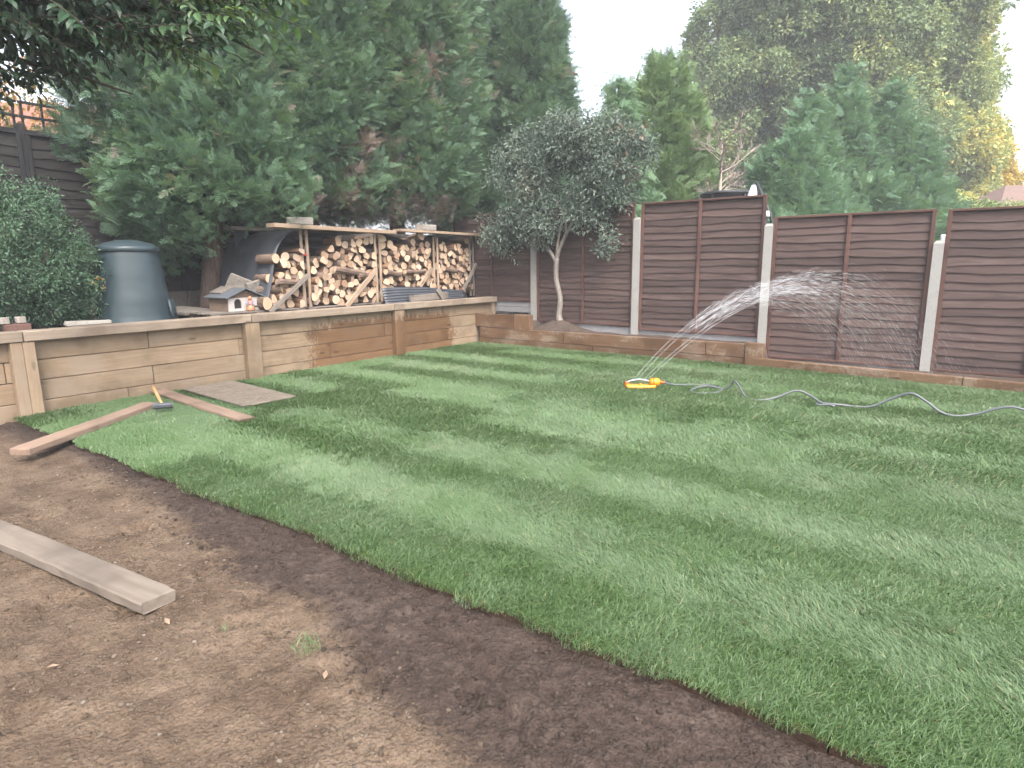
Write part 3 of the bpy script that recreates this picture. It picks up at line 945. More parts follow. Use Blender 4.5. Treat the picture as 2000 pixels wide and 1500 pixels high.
# ------------------------------------------------------------------ dark old fence on the left with trellis
LX = -2.5
G2 = 'old dark fence panels on the left'
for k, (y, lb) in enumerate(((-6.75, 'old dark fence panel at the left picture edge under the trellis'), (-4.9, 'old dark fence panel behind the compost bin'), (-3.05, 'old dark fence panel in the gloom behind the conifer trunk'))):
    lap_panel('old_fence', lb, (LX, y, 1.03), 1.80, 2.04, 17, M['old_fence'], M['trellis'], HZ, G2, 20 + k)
for k, (y, lb) in enumerate(((-5.825, 'dark timber fence post left of the compost bin'), (-3.975, 'dark timber fence post behind the conifer trunk'))):
    tag(board('fence_post', None, (LX, y, 1.95), (2.5, .075, .075), M['trellis'], (0, -HZ, 0), .004), lb, 'fence post', 'posts of the old dark fence')
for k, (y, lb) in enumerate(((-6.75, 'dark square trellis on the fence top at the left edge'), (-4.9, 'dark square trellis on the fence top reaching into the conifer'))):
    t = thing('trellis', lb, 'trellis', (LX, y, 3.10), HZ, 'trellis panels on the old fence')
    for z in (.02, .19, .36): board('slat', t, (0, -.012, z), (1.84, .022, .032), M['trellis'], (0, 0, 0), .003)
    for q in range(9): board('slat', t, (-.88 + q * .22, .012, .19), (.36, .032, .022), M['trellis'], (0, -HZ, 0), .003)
for (y0_, y1_, lb) in ((-7.7, -5.9, 'low grey concrete ledge at the fence foot behind the shrub'), (-5.85, -4.02, 'low grey concrete ledge at the fence foot behind the compost bin'), (-4.0, -2.1, 'low grey concrete ledge hidden in the gloom behind the conifer trunk')):
    tag(board('gravel_board', None, (LX + .10, (y0_ + y1_) / 2, .93), (y1_ - y0_, .06, .26), M['slab'], (0, 0, HZ), .005), lb, 'gravel board')

# ------------------------------------------------------------------ compost bin
b = thing('compost_bin', 'dark green plastic compost bin with flat lid behind the timber wall', 'compost bin', (-.78, -5.46, .735))
prof = [(.435, 0), (.438, .03), (.428, .06)]
for z in np.linspace(.08, .86, 14):
    r_ = .428 - .118 * (z / .86) ** 1.08
    rb = .006 if (abs(z - .32) < .035 or abs(z - .62) < .035) else 0
    prof.append((r_ + rb, z))
prof += [(.30, .885), (.285, .90)]
v, f = lathe(prof, 40)
obj('body', mesh('body', v, f, M['bin'], True), b)
v, f = lathe([(.318, .862), (.328, .868), (.33, .905), (.318, .925), (.30, .93), (.25, .965), (.13, .995), (.12, .992), (.0, .985)], 40)
lid = obj('lid', mesh('lid', v, f, M['bin'], True), b)
board('handle', lid, (0, 0, .992), (.24, .05, .02), M['bin'], (0, 0, R(60)), .008)
hv, hf = [], []
for i in range(7):
    a = R(12) + R(-38 + 38 * i / 6) 
    for z, rr in ((.03, .462), (.30, .425)): hv.append((rr * math.cos(a), rr * math.sin(a), z))
for i in range(6): hf.append((2 * i, 2 * i + 2, 2 * i + 3, 2 * i + 1))
hm = mesh('hatch', hv, hf, M['bin'], True)
ho = obj('hatch', hm, b, rot=(0, 0, R(62)))
s_ = ho.modifiers.new('solid', 'SOLIDIFY'); s_.thickness = .02

# ------------------------------------------------------------------ log store
store = thing('log_store', 'pallet-framed open log store under planks and a black curved sheet', 'log store', (-.45, -1.6, .83))
OX, OY, OZ = -.45, -1.6, .83
def sb(name, x, y, z, size, mat, rot=(0, 0, 0), c=.004):
    return board(name, store, (x - OX, y - OY, z - OZ), size, mat, rot, c)
for yq, h in ((-3.245, 1.13), (-1.87, 1.11), (-.52, 1.07), (.47, 1.12)):
    for dy in (-.048, .048):
        sb('upright', -.45, yq + dy, .83 + h / 2, (h, .045, .022), M['pale'] if yq < 0 else M['grey_wood'], (0, -HZ, 0))
        sb('upright', -1.35, yq + dy, .83 + h / 2, (h, .09, .022), M['grey_wood'], (0, -HZ, 0))
    for q in range(5):
        sb('divider_slat', -.92, yq + .024 + (.048 if q % 2 else -.072) * .0, .92 + q * (h - .15) / 4, (.9, .018, .09), M['grey_wood'])
sb('back_light_block', -1.47, -1.55, 1.38, (4.3, .01, 1.15), M['rubber'], (0, 0, HZ), 0)  # added dark sheet, stops sky light showing between the back slats
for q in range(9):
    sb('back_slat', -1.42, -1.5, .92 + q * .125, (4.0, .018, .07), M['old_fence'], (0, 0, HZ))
sb('roof_plank', -.34, -2.73, 1.948, (2.20, .20, .055), M['pale'], (0, R(.5), HZ))
sb('roof_plank', -.34, -.50, 1.972, (2.06, .18, .042), M['pale'], (0, R(.4), HZ))
sb('rear_plank', -1.3, -3.2, 1.955, (1.4, .18, .05), M['grey_wood'], (0, 0, HZ))
sb('rear_plank', -1.3, -.6, 1.955, (2.4, .18, .05), M['grey_wood'], (0, 0, HZ))
sb('red_block', -.45, -3.245, 1.58, (.07, .03, .03), simple('red_block', (.45, .05, .04), .6), (0, 0, HZ))
for (y0_, z0_, y1_, z1_, m_) in ((-3.93, .80, -3.27, 1.29, 'grey_wood'), (-2.63, .80, -2.0, 1.35, 'pale'), (-1.04, 1.05, -.72, 1.36, 'pale'), (.10, .94, .50, 1.43, 'grey_wood')):
    L_ = math.hypot(y1_ - y0_, z1_ - z0_)
    o = sb('brace', -.36, (y0_ + y1_) / 2, (z0_ + z1_) / 2, (L_, .035, .075 if m_ == 'pale' else .06), M[m_], (0, -math.atan2(z1_ - z0_, y1_ - y0_), HZ))
# black rubber sheet bent over the left end
ctrl = [(-2.2, 1.915), (-2.9, 1.925), (-3.357, 1.918), (-3.564, 1.822), (-3.707, 1.646), (-3.774, 1.432), (-3.847, 1.136), (-3.89, 1.0), (-3.95, .86)]
pth = smooth_path([(0, a, b_) for a, b_ in ctrl], 4)
vs, fs = [], []
nxs = 14
for i, p in enumerate(pth):
    for k in range(nxs + 1):
        u = k / nxs
        vs.append((-.43 - 1.35 * u - OX, p.y + .012 * math.sin(u * 26) * min(1, i / 12) - .06 * u * max(0, 1.9 - p.z) - OY, p.z + .010 * math.sin(u * 40 + i * .2) - OZ))
for i in range(len(pth) - 1):
    for k in range(nxs):
        a = i * (nxs + 1) + k
        fs.append((a, a + 1, a + nxs + 2, a + nxs + 1))
sh = obj('curved_sheet', mesh('curved_sheet', vs, fs, M['rubber'], True), store)
sm = sh.modifiers.new('solid', 'SOLIDIFY'); sm.thickness = .012
vs = []; fs = []
for k in range(9):
    for i in range(7):
        u, v_ = k / 8, i / 6
        y_ = -1.83 + 2.3 * u; x_ = -.47 - 1.0 * v_
        sag = -.10 * math.exp(-((u - .30) / .16) ** 2) * (1 - v_ * .6)
        vs.append((x_ - OX, y_ - OY, 1.925 + sag + .01 * math.sin(k * 2 + i) - OZ))
for k in range(8):
    for i in range(6):
        a = k * 7 + i; fs.append((a, a + 1, a + 8, a + 7))
sh = obj('roof_sheet', mesh('roof_sheet', vs, fs, M['rubber'], True), store)
sm = sh.modifiers.new('solid', 'SOLIDIFY'); sm.thickness = .008

# pallets the stack stands on
for (y, wdt, lb) in ((-4.02, 1.42, 'grey pallet under the small wooden hedgehog house'), (-2.55, 1.42, 'grey pallet under the tall middle log bay')):
    t = thing('pallet', lb, 'pallet', (-.98, y, .715), 0, 'pallets under the log store')
    for q in range(6): board('deck_board', t, (-.5 + q * .2, 0, .104), (wdt, .12, .02), M['grey_wood'], (0, 0, HZ), .003)
    for q in (-1, 0, 1):
        for xx in (-.5, 0, .5): board('block', t, (xx, q * (wdt / 2 - .08), .058), (.12, .12, .07), M['grey_wood'], (0, 0, 0), .003)
    for q in (-1, 0, 1): board('base_board', t, (0, q * (wdt / 2 - .08), .011), (1.1, .12, .02), M['grey_wood'], (0, 0, 0), .003)

# logs: cells of a packed cross-section, each its own split log
def cell(pts, i, box):
    poly = [Vector((box[0], box[2])), Vector((box[1], box[2])), Vector((box[1], box[3])), Vector((box[0], box[3]))]
    p = pts[i]
    for j, q in enumerate(pts):
        if j == i or (q - p).length > .42: continue
        m_, n_ = (p + q) / 2, (q - p)
        out = []
        for a, b_ in zip(poly, poly[1:] + poly[:1]):
            da, db = (a - m_).dot(n_), (b_ - m_).dot(n_)
            if da <= 0: out.append(a)
            if (da < 0 < db) or (db < 0 < da): out.append(a + (b_ - a) * (da / (da - db)))
        poly = out
        if len(poly) < 3: return None
    return poly

def ray_poly(poly, c, d):
    best = 9
    for a, b_ in zip(poly, poly[1:] + poly[:1]):
        e = b_ - a
        den = d.x * e.y - d.y * e.x
        if abs(den) < 1e-9: continue
        s = ((a.x - c.x) * e.y - (a.y - c.y) * e.x) / den
        u = ((a.x - c.x) * d.y - (a.y - c.y) * d.x) / den
        if s > 0 and -1e-6 <= u <= 1 + 1e-6: best = min(best, s)
    return best

lr = random.Random(77)
def log_mesh(prof_, is_bark, L):
    n = len(prof_)
    vs = [(L / 2 + lr.uniform(-.006, .006), y, z) for y, z in prof_] + [(-L / 2, y * .96, z * .96) for y, z in prof_]
    fs = [tuple(range(n)), tuple(range(2 * n - 1, n - 1, -1))]
    mi = [0, 0]
    for i in range(n):
        fs.append((i, n + i, n + (i + 1) % n, (i + 1) % n)); mi.append(1 if is_bark[i] else 2)
    return mesh('log', vs, fs, [M['log_end'], M['log_bark'], M['log_split']], midx=mi)

def fill_bay(y0_, y1_, zb, top, left, size, label, group, xf=-.43):
    pts = []
    tries = 0
    while tries < 9000:
        tries += 1
        y, z = lr.uniform(y0_ + .03, y1_ - .03), lr.uniform(zb + .035, 2.0)
        if z > top(y) - .03 or y < left(z) + .03: continue
        p = Vector((y, z))
        dmin = size * lr.choice((.86, 1.0, 1.22))
        if all(((q.x - y) ** 2 + ((q.y - z) * 1.22) ** 2) > dmin ** 2 for q in pts): pts.append(p)
    order = {}
    bands = sorted(range(len(pts)), key=lambda q: pts[q].y)
    for q in bands: order.setdefault(int((pts[q].y - zb) / .112), []).append(q)
    place = {}
    for rk, (b_, ids) in enumerate(sorted(order.items())):
        for ck, q in enumerate(sorted(ids, key=lambda q: pts[q].x)): place[q] = (ORD[rk] if rk else 'first', ORD[ck] if ck else 'first')
    for i, p in enumerate(pts):
        poly = cell(pts, i, (y0_, y1_, zb, 2.05))
        if not poly or len(poly) < 3: continue
        c = sum(poly, Vector((0, 0))) / len(poly)
        if c.y > top(c.x) + .06: c = p
        Rm = size * lr.uniform(.56, .72)
        flat = lr.uniform(0, 2 * PI)
        cut = lr.uniform(0, 2 * PI); off = size * lr.uniform(.20, .40) if lr.random() < .6 else 9
        prof_, bk = [], []
        n = 14
        for k in range(n):
            an = 2 * PI * k / n + .13
            d = Vector((math.cos(an), math.sin(an)))
            rp = min(ray_poly(poly, c, d) * .975, size * .95)
            lim = Rm
            cc = math.cos(an - cut)
            if cc > .05: lim = min(lim, off / cc)
            rr = min(rp, lim)
            prof_.append((d.x * rr, d.y * rr)); bk.append(cc < .1)
        if max(math.hypot(*q) for q in prof_) < .022: continue
        if lr.random() < .07:                                # a log laid sideways: bark side to the front
            L = .17; 
        L = lr.uniform(.27, .34)
        o = obj('split_log', log_mesh(prof_, bk, L), None, (xf - L / 2 + lr.uniform(-.07, .05), c.x, c.y), (0, R(lr.uniform(-7, 7)), R(lr.gauss(0, 11))))
        tag(o, '%s, %s row up, %s from left' % (label, *place[i]), 'log', group)

ORD = 'bottom second third fourth fifth sixth seventh eighth ninth tenth eleventh twelfth thirteenth fourteenth fifteenth sixteenth seventeenth eighteenth nineteenth twentieth'.split()
NL = lambda z: -99
fill_bay(-3.86, -3.305, .84, lambda y: 1.56 + .12 * math.sin(y * 9), lambda z: np.interp(z, [.84, 1.14, 1.43, 1.65, 1.9], [-3.86, -3.80, -3.73, -3.66, -3.5]), .106,
         'split log in leftmost log bay', 'logs in the leftmost bay')
fill_bay(-3.185, -1.93, .84, lambda y: float(np.interp(y, [-3.18, -3.0, -2.85, -2.5, -2.2, -1.93], [1.36, 1.46, 1.66, 1.76, 1.80, 1.78])) , NL, .107,
         'split log in second log bay', 'logs in the second bay')
fill_bay(-1.80, -.585, .86, lambda y: 1.80 + .06 * math.sin(y * 7 + 2), NL, .108,
         'split log in third log bay', 'logs in the third bay')
fill_bay(-.455, .41, .90, lambda y: 1.78 + .07 * math.sin(y * 6), NL, .104,
         'split log in rightmost log bay', 'logs in the rightmost bay')
# a few logs lying across the stacks, bark outwards
for (y, z, L, r_, lb) in ((-3.60, 1.20, .36, .042, 'silvery log lying sideways across the leftmost log bay'), (-2.50, 1.335, .55, .045, 'long grey log lying sideways in the second log bay'),
                          (-2.18, 1.27, .34, .036, 'shorter grey log just below the long sideways log'), (-1.62, 1.29, .36, .045, 'grey log lying sideways at the left of the third bay'),
                          (-1.12, 1.31, .50, .035, 'thin grey log lying sideways in the third bay'), (-.22, 1.33, .36, .045, 'dark log lying sideways in the rightmost bay')):
    n = 9
    pts = [(-L / 2 + L * k / 4, .012 * math.sin(k * 1.4 + y), .008 * math.sin(k + z)) for k in range(5)]
    v, f = tube(pts, [r_, r_ * 1.06, r_, r_ * .97, r_ * .92], n)
    mi = [1] * (len(f) - 2) + [0, 0]
    o = obj('side_log', mesh('side_log', v, f, [M['log_end'], M['log_bark']], midx=mi), None, (-.385, y, z), (0, R(lr.uniform(-6, 6)), HZ + R(lr.uniform(-4, 4))))
    tag(o, lb, 'log')
n = 14
prof_ = [(.085 * math.cos(2 * PI * k / n) * (1 if math.cos(2 * PI * k / n) > 0 else .55), .088 * math.sin(2 * PI * k / n)) for k in range(n)]
tag(obj('large_log', log_mesh(prof_, [True] * n, .36), None, (-.53, -3.95, .925), (0, 0, R(-8))), 'large short log standing clear in front of the black sheet', 'log')

# things around the store
for (y, z, s, lb) in ((-3.36, 2.034, (.30, .2, .10), 'pale concrete block on the left roof plank of the log store'), (-.845, 2.045, (.33, .18, .095), 'pale stone block on the right roof plank of the log store')):
    tag(board('concrete_block', None, (-.34, y, z), s, M['block'], (0, 0, HZ + .05), .01, .004, 7), lb, 'block', 'blocks weighing down the roof planks')
def corrugated(name, label, pts_yz, x0, lean, L0, H):
    vs, fs = [], []
    n, m_ = 40, 3
    for i in range(n + 1):
        u = i / n
        for k in range(m_ + 1):
            q = k / m_
            h = H * (1 - .42 * max(0, u - .55) / .45)
            vs.append((.0 - lean * q + .0, L0 * u, h * q + .011 * math.sin(q * 9) * 0))
    for i in range(n):
        for k in range(m_):
            a = i * (m_ + 1) + k; fs.append((a, a + m_ + 1, a + m_ + 2, a + 1))
    return vs, fs
vs, fs = [], []
n, m_ = 18, 28
for i in range(n + 1):
    u = i / n
    hgt = .255 * (1 - .5 * max(0, u - .5) / .5) + .01 * math.sin(u * 9)
    for k in range(m_ + 1):
        q = k / m_
        vs.append((-.09 * q + .009 * math.sin(q * 2 * PI * 6), 2.02 * u, hgt * q))
for i in range(n):
    for k in range(m_):
        a = i * (m_ + 1) + k; fs.append((a, a + m_ + 1, a + m_ + 2, a + 1))
o = obj('corrugated_sheet', mesh('corrugated_sheet', vs, fs, M['rubber'], True), None, (-.2, -1.97, .80))
sm = o.modifiers.new('solid', 'SOLIDIFY'); sm.thickness = .004
tag(o, 'black corrugated sheet propped along the foot of the right log bays', 'corrugated sheet')
tag(board('timber_offcut', None, (-.135, -1.04, .882), (.92, .045, .11), M['grey_wood'], (0, R(-1.5), HZ), .004), 'grey plank offcut leaning on the black corrugated sheet', 'plank')
tag(board('timber_offcut', None, (-.09, -.80, .915), (.23, .09, .035), M['grey_wood'], (R(90), R(48), HZ), .004), 'short pale offcut tilted against the grey plank offcut', 'plank')

# hedgehog house
h = thing('hedgehog_house', 'small wooden hedgehog house with white front, arched door and felt roof', 'hedgehog house', (-.80, -4.17, .832), R(0))
W2, D2, H1, H2 = .235, .23, .185, .285
vs = [(-D2, -W2, 0), (D2, -W2, 0), (D2, W2, 0), (-D2, W2, 0), (-D2, -W2, H1), (D2, -W2, H1), (D2, W2, H1), (-D2, W2, H1), (-D2, 0, H2), (D2, 0, H2)]
obj('wall', mesh('wall', vs, [(0, 1, 5, 4), (2, 3, 7, 6), (0, 4, 8, 7, 3), (3, 2, 1, 0), (1, 2, 6, 9, 5)], wood('weathered_box', (.30, .22, .17), (.2, .14, .105), var=.05)), h)
# front board with an arched opening
def arch_front():
    yc, rr, y0q, y1q, top_ = -.10, .052, -W2, W2, H1 - .01
    base_h = .035
    arc = [(yc + rr * math.cos(a), base_h + .075 + rr * math.sin(a)) for a in [PI * k / 8 for k in range(9)]]
    outer = [(y1q, top_), (y1q, top_), (yc + .08, top_), (yc + .03, top_), (yc, top_), (yc - .03, top_), (yc - .08, top_), (y0q, top_), (y0q, top_)]
    vs, fs = [], []
    for x in (0, -.02):
        for p in arc: vs.append((x, *p))
        for p in outer: vs.append((x, *p))
        vs += [(x, yc + rr, base_h), (x, yc - rr, base_h), (x, y1q, base_h), (x, y0q, base_h), (x, y1q, 0), (x, y0q, 0)]
    N_ = 24
    for k in range(8): fs.append((k, 9 + k, 9 + k + 1, k + 1))
    fs += [(18, 20, 9, 0), (8, 17, 21, 19), (18, 19, 21, 23, 22, 20)]
    for k in range(8): fs.append((k, k + 1, N_ + k + 1, N_ + k))
    fs += [(0, N_, N_ + 18, 18), (8, 19, N_ + 19, N_ + 8), (19, 18, N_ + 18, N_ + 19)]
    fs += [(20, 22, N_ + 22, N_ + 20), (23, 21, N_ + 21, N_ + 23), (9, 20, N_ + 20, N_ + 9)]
    return vs, fs
v, f = arch_front()
obj('front_board', mesh('front_board', v, f, M['white']), h, (D2 + .024, 0, 0))
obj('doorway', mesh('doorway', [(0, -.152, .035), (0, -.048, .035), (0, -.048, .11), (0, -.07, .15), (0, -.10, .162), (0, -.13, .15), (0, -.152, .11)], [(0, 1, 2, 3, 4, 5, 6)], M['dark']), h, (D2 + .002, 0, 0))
for s_ in (-1, 1):
    an = math.atan2(H2 - H1, W2)
    board('roof', h, (.02, s_ * (W2 + .05) / 2, H1 + (H2 - H1) * .40 + .012), (2 * D2 + .12, (W2 + .06) / math.cos(an), .018), M['felt'], (-s_ * an, 0, 0), .003)
board('slot_trim', h, (D2 + .03, .12, .055), (.16, .012, .008), M['dark'], (0, 0, HZ), 0)
tag(board('roof_slab', None, (-.92, -4.28, 1.105), (.30, .2, .025), M['slab'], (R(-23) * -1, 0, 0), .004), 'flat grey slab lying on the hedgehog house roof', 'slab')
# little glazed figure in front of it
g_ = thing('garden_figure', 'tiny glazed pink and orange figure ornament before the hedgehog house', 'ornament', (-.50, -4.12, .832), R(-30))
v, f = lathe([(.0, 0), (.055, .0), (.06, .02), (.05, .05), (.035, .08), (.0, .085)], 14)
obj('skirt', mesh('skirt', v, f, M['skin_orange'], True), g_)
v, f = lathe([(.0, .06), (.035, .065), (.04, .10), (.028, .13), (.015, .14), (0, .142)], 12)
obj('torso', mesh('torso', v, f, M['skin_pink'], True), g_)
v, f = lathe([(0, .135), (.018, .14), (.026, .16), (.022, .18), (.01, .192), (0, .194)], 12)
obj('head', mesh('head', v, f, M['skin_orange'], True), g_)
for s_ in (-1, 1):
    v, f = tube([(0, s_ * .032, .12), (.02, s_ * .048, .095), (.045, s_ * .03, .08)], [.012, .011, .008], 6)
    obj('arm', mesh('arm', v, f, M['skin_blue'], True), g_)
# stone slabs leaning on the sheet
for (y, z, sz, ry, rz, rx, lb) in ((-4.09, 1.10, (.30, .04, .30), 24, 66, 16, 'flat pale stone slab leaning behind the hedgehog house'), (-3.93, 1.07, (.24, .05, .22), -16, 78, 14, 'rough broken stone leaning against the black curved sheet')):
    tag(board('stone_slab', None, (-.72 if ry < 0 else -.86, y + (.05 if ry < 0 else .02), z + .05), sz, M['stone'], (R(rx), R(ry), R(rz)), .015, .012, int(z * 100)), lb, 'stone')

# bits on the raised ground at the left
PS = 'paving slabs on the raised ground'
for (x, y, rz, lb) in ((-1.35, -6.15, 8, 'grey paving slab left of the compost bin below the shrub'), (-1.9, -5.55, 12, 'grey paving slab close behind the compost bin'), (-1.3, -4.62, 20, 'tilted grey paving slab right of the compost bin')):
    tag(board('paving_slab', None, (x, y, .80 + (.035 if y > -5 else 0)), (.60, .60, .045), M['slab'], (0, R(4 if y > -5 else 0), R(rz)), .006), lb, 'slab', PS)
tag(board('stone_slab', None, (-.36, -6.12, .832), (.42, .16, .045), simple('pale_stone', (.30, .275, .24), .9, 25, .25, .6), (0, 0, R(80)), .012, .006, 3), 'small pale stone slab lying just behind the wall cap', 'stone')
tag(board('brick', None, (-.27, -6.78, .845), (.215, .10, .065), M['brick'], (0, 0, R(86)), .006, .002, 4), 'single red brick behind the wall cap at the left edge', 'brick')
for (y, lb) in ((-6.87, 'left of two small stone blocks standing on the red brick'), (-6.735, 'right of two small stone blocks standing on the red brick')):
    tag(board('stone_block', None, (-.30, y, .912), (.07, .075, .068), M['block'], (0, 0, R(10)), .008, .003, 5), lb, 'block')

# ------------------------------------------------------------------ loose timber and tools on the turf
def worn_mesh(L, wd, th, mat, seed, amp=.004):
    """a used board: rounded, chipped edges, slightly bowed"""
    n = max(8, int(L / .07))
    prof_ = [(-.5, -.36), (-.46, -.5), (.46, -.5), (.5, -.36), (.5, .36), (.455, .5), (-.455, .5), (-.5, .36)]
    rr = random.Random(seed)
    vs, fs = [], []
    for i in range(n + 1):
        x = -L / 2 + L * i / n
        bow = .006 * math.sin(i / n * PI + seed)
        tp = .97 if i in (0, n) else 1
        for (a, b_) in prof_:
            k = amp * (1.6 if rr.random() < .12 else 1)
            vs.append((x + (rr.uniform(-.006, .006) if i in (0, n) else 0), a * wd * tp + rr.uniform(-k, k) * .7, b_ * th * tp + bow + rr.uniform(-k, k) * .35))
    for i in range(n):
        for k in range(8): fs.append((i * 8 + k, (i + 1) * 8 + k, (i + 1) * 8 + (k + 1) % 8, i * 8 + (k + 1) % 8))
    fs += [tuple(range(8)), tuple(n * 8 + k for k in range(7, -1, -1))]
    return mesh('plank', vs, fs, mat)
def plank(name, label, p0, p1, wdt, th, z0, z1, mat, cat='plank', jit=.002, seed=1, roll=0.0):
    p0, p1 = Vector((*p0, z0)), Vector((*p1, z1))
    d = p1 - p0
    o = obj(name, worn_mesh(d.length, wdt, th, mat, seed, jit), None, (p0 + p1) / 2)
    o.rotation_mode = 'XYZ'
    o.rotation_euler = (R(roll), -math.asin(d.z / d.length), math.atan2(d.y, d.x))
    return tag(o, label, cat)
plank('plank', 'reddish plank lying across the turf corner onto the dark soil', (1.62, -7.40), (.70, -6.04), .165, .055, .035, .045, M['red_wood'], seed=2)
plank('plank', 'thin reddish board lying on the turf beside the plywood', (.02, -5.66), (2.07, -5.80), .15, .03, .05, .028, M['red_wood'], seed=3)
def osb():
    t = NT('plywood_sheet')
    v = t.voro(t.mapping(t.coords(), (60, 14, 20)), 1.0)
    n = t.noise(t.coords(), 30, 5, .7)
    c = t.ramp(t.math('ADD', t.math('MULTIPLY', v.outputs['Color'], .5), t.math('MULTIPLY', n, .5)), [(.25, (.12, .095, .072)), (.5, (.185, .152, .12)), (.75, (.245, .208, .168))])
    return t.done(t.bsdf(c, .9, t.bump(n, .4, .004), spec=.2))
M['osb'] = osb()
tag(obj('plywood_sheet', cbox(1.36, .60, .018, .003, M['osb']), None, (.87, -5.19, .040), (0, R(.8), R(-2.5))), 'square sheet of flaky board lying on the turf near the wall', 'board')
plank('scaffold_board', 'long thick grey scaffold board lying on bare earth at lower left', (2.62, -8.02), (4.65, -7.77), .155, .055, -.020, -.022, M['scaffold'], seed=6, jit=.004)
hm = thing('sledge_hammer', 'lump hammer with pale wooden handle lying on the reddish plank', 'hammer', (1.06, -6.08, .07), 0)
v, f = tube([(0, 0, .012), (-.17, .05, .045), (-.34, .10, .085), (-.50, .145, .12)], [.014, .017, .016, .019], 10)
obj('handle', mesh('handle', v, f, M['handle'], True), hm, (0, 0, .01))
vs, fs = [], []
hp = [(-.085, .026), (-.055, .032), (-.02, .027), (.02, .027), (.055, .032), (.085, .026)]
for x, s in hp:
    for k in range(8):
        a = PI / 8 + 2 * PI * k / 8
        vs.append((x, s * math.cos(a) * 1.08, s * math.sin(a) * 1.08))
for i in range(5):
    for k in range(8): fs.append((i * 8 + k, i * 8 + (k + 1) % 8, (i + 1) * 8 + (k + 1) % 8, (i + 1) * 8 + k))
fs += [tuple(range(7, -1, -1)), tuple(range(40, 48))]
obj('head', mesh('head', vs, fs, M['dark_metal']), hm, (.0, .0, .012), (0, R(2), R(66)))

# ------------------------------------------------------------------ sprinkler, hose, water
SPX, SPY = 4.385, -2.33
sp = thing('sprinkler', 'yellow oscillating lawn sprinkler standing on the turf', 'sprinkler', (SPX, SPY, .015), R(36))
for s_ in (-1, 1):
    v, f = tube(smooth_path([(-.15, s_ * .040, .016), (-.06, s_ * .042, .014), (.06, s_ * .042, .014), (.15, s_ * .040, .018)], 4), .021, 8)
    obj('runner', mesh('runner', v, f, M['yellow'], True), sp)
for x in (-.15, 0, .15):
    v, f = tube([(x, -.055, .016), (x, 0, .03), (x, .055, .016)], [.017, .022, .017], 8)
    obj('cross_bar', mesh('cross_bar', v, f, M['yellow'], True), sp)
v, f = tube([(.10, 0, .06), (.125, 0, .065), (.20, 0, .065), (.215, 0, .065)], [.022, .046, .046, .03], 14)
obj('motor_housing', mesh('motor_housing', v, f, M['yellow'], True), sp)
v, f = tube([(.135, 0, .065), (.15, 0, .065)], .049, 14)
obj('dial', mesh('dial', v, f, M['orange'], True), sp)
board('end_support', sp, (-.165, 0, .045), (.03, .045, .055), M['orange'], (0, 0, 0), .006)
v, f = tube(smooth_path([(-.165, 0, .062), (-.10, 0, .085), (0, 0, .094), (.10, 0, .072)], 4), .010, 8)
obj('spray_tube', mesh('spray_tube', v, f, M['metal'], True), sp)
v, f = tube([(.21, 0, .065), (.27, .01, .055)], [.018, .016], 10)
obj('hose_connector', mesh('hose_connector', v, f, M['orange'], True), sp)
hpts = [(4.60, -2.16, .07), (4.66, -2.02, .03), (4.80, -1.86, .018), (5.0, -1.76, .018), (5.17, -1.90, .018), (5.20, -2.12, .018), (5.06, -2.30, .018), (4.92, -2.18, .018), (4.98, -1.96, .035), (5.10, -1.93, .035), (5.20, -1.93, .02), (5.27, -1.93, .06), (5.322, -1.95, .128), (5.40, -2.02, .09), (5.52, -2.19, .02), (5.68, -2.29, .018), (5.82, -2.20, .045), (5.994, -2.10, .122), (6.12, -2.08, .085), (6.24, -2.12, .03), (6.36, -2.16, .018), (6.33, -2.06, .018), (6.22, -2.08, .018), (6.22, -2.19, .018), (6.38, -2.14, .034), (6.55, -2.07, .018), (6.68, -2.03, .035), (6.84, -2.0, .13), (6.98, -2.0, .19), (7.10, -2.0, .13), (7.22, -2.0, .045), (7.34, -1.98, .018), (7.50, -1.92, .05), (7.71, -1.90, .135), (7.9, -1.88, .10), (8.2, -1.75, .018), (8.8, -1.6, .018), (9.6, -1.9, .018)]
v, f = tube(smooth_path(hpts, 6), .0115, 8)
tag(obj('garden_hose', mesh('garden_hose', v, f, M['hose'], True), None, (0, 0, 0)), 'grey garden hose looping across the lawn from the yellow sprinkler', 'hose')

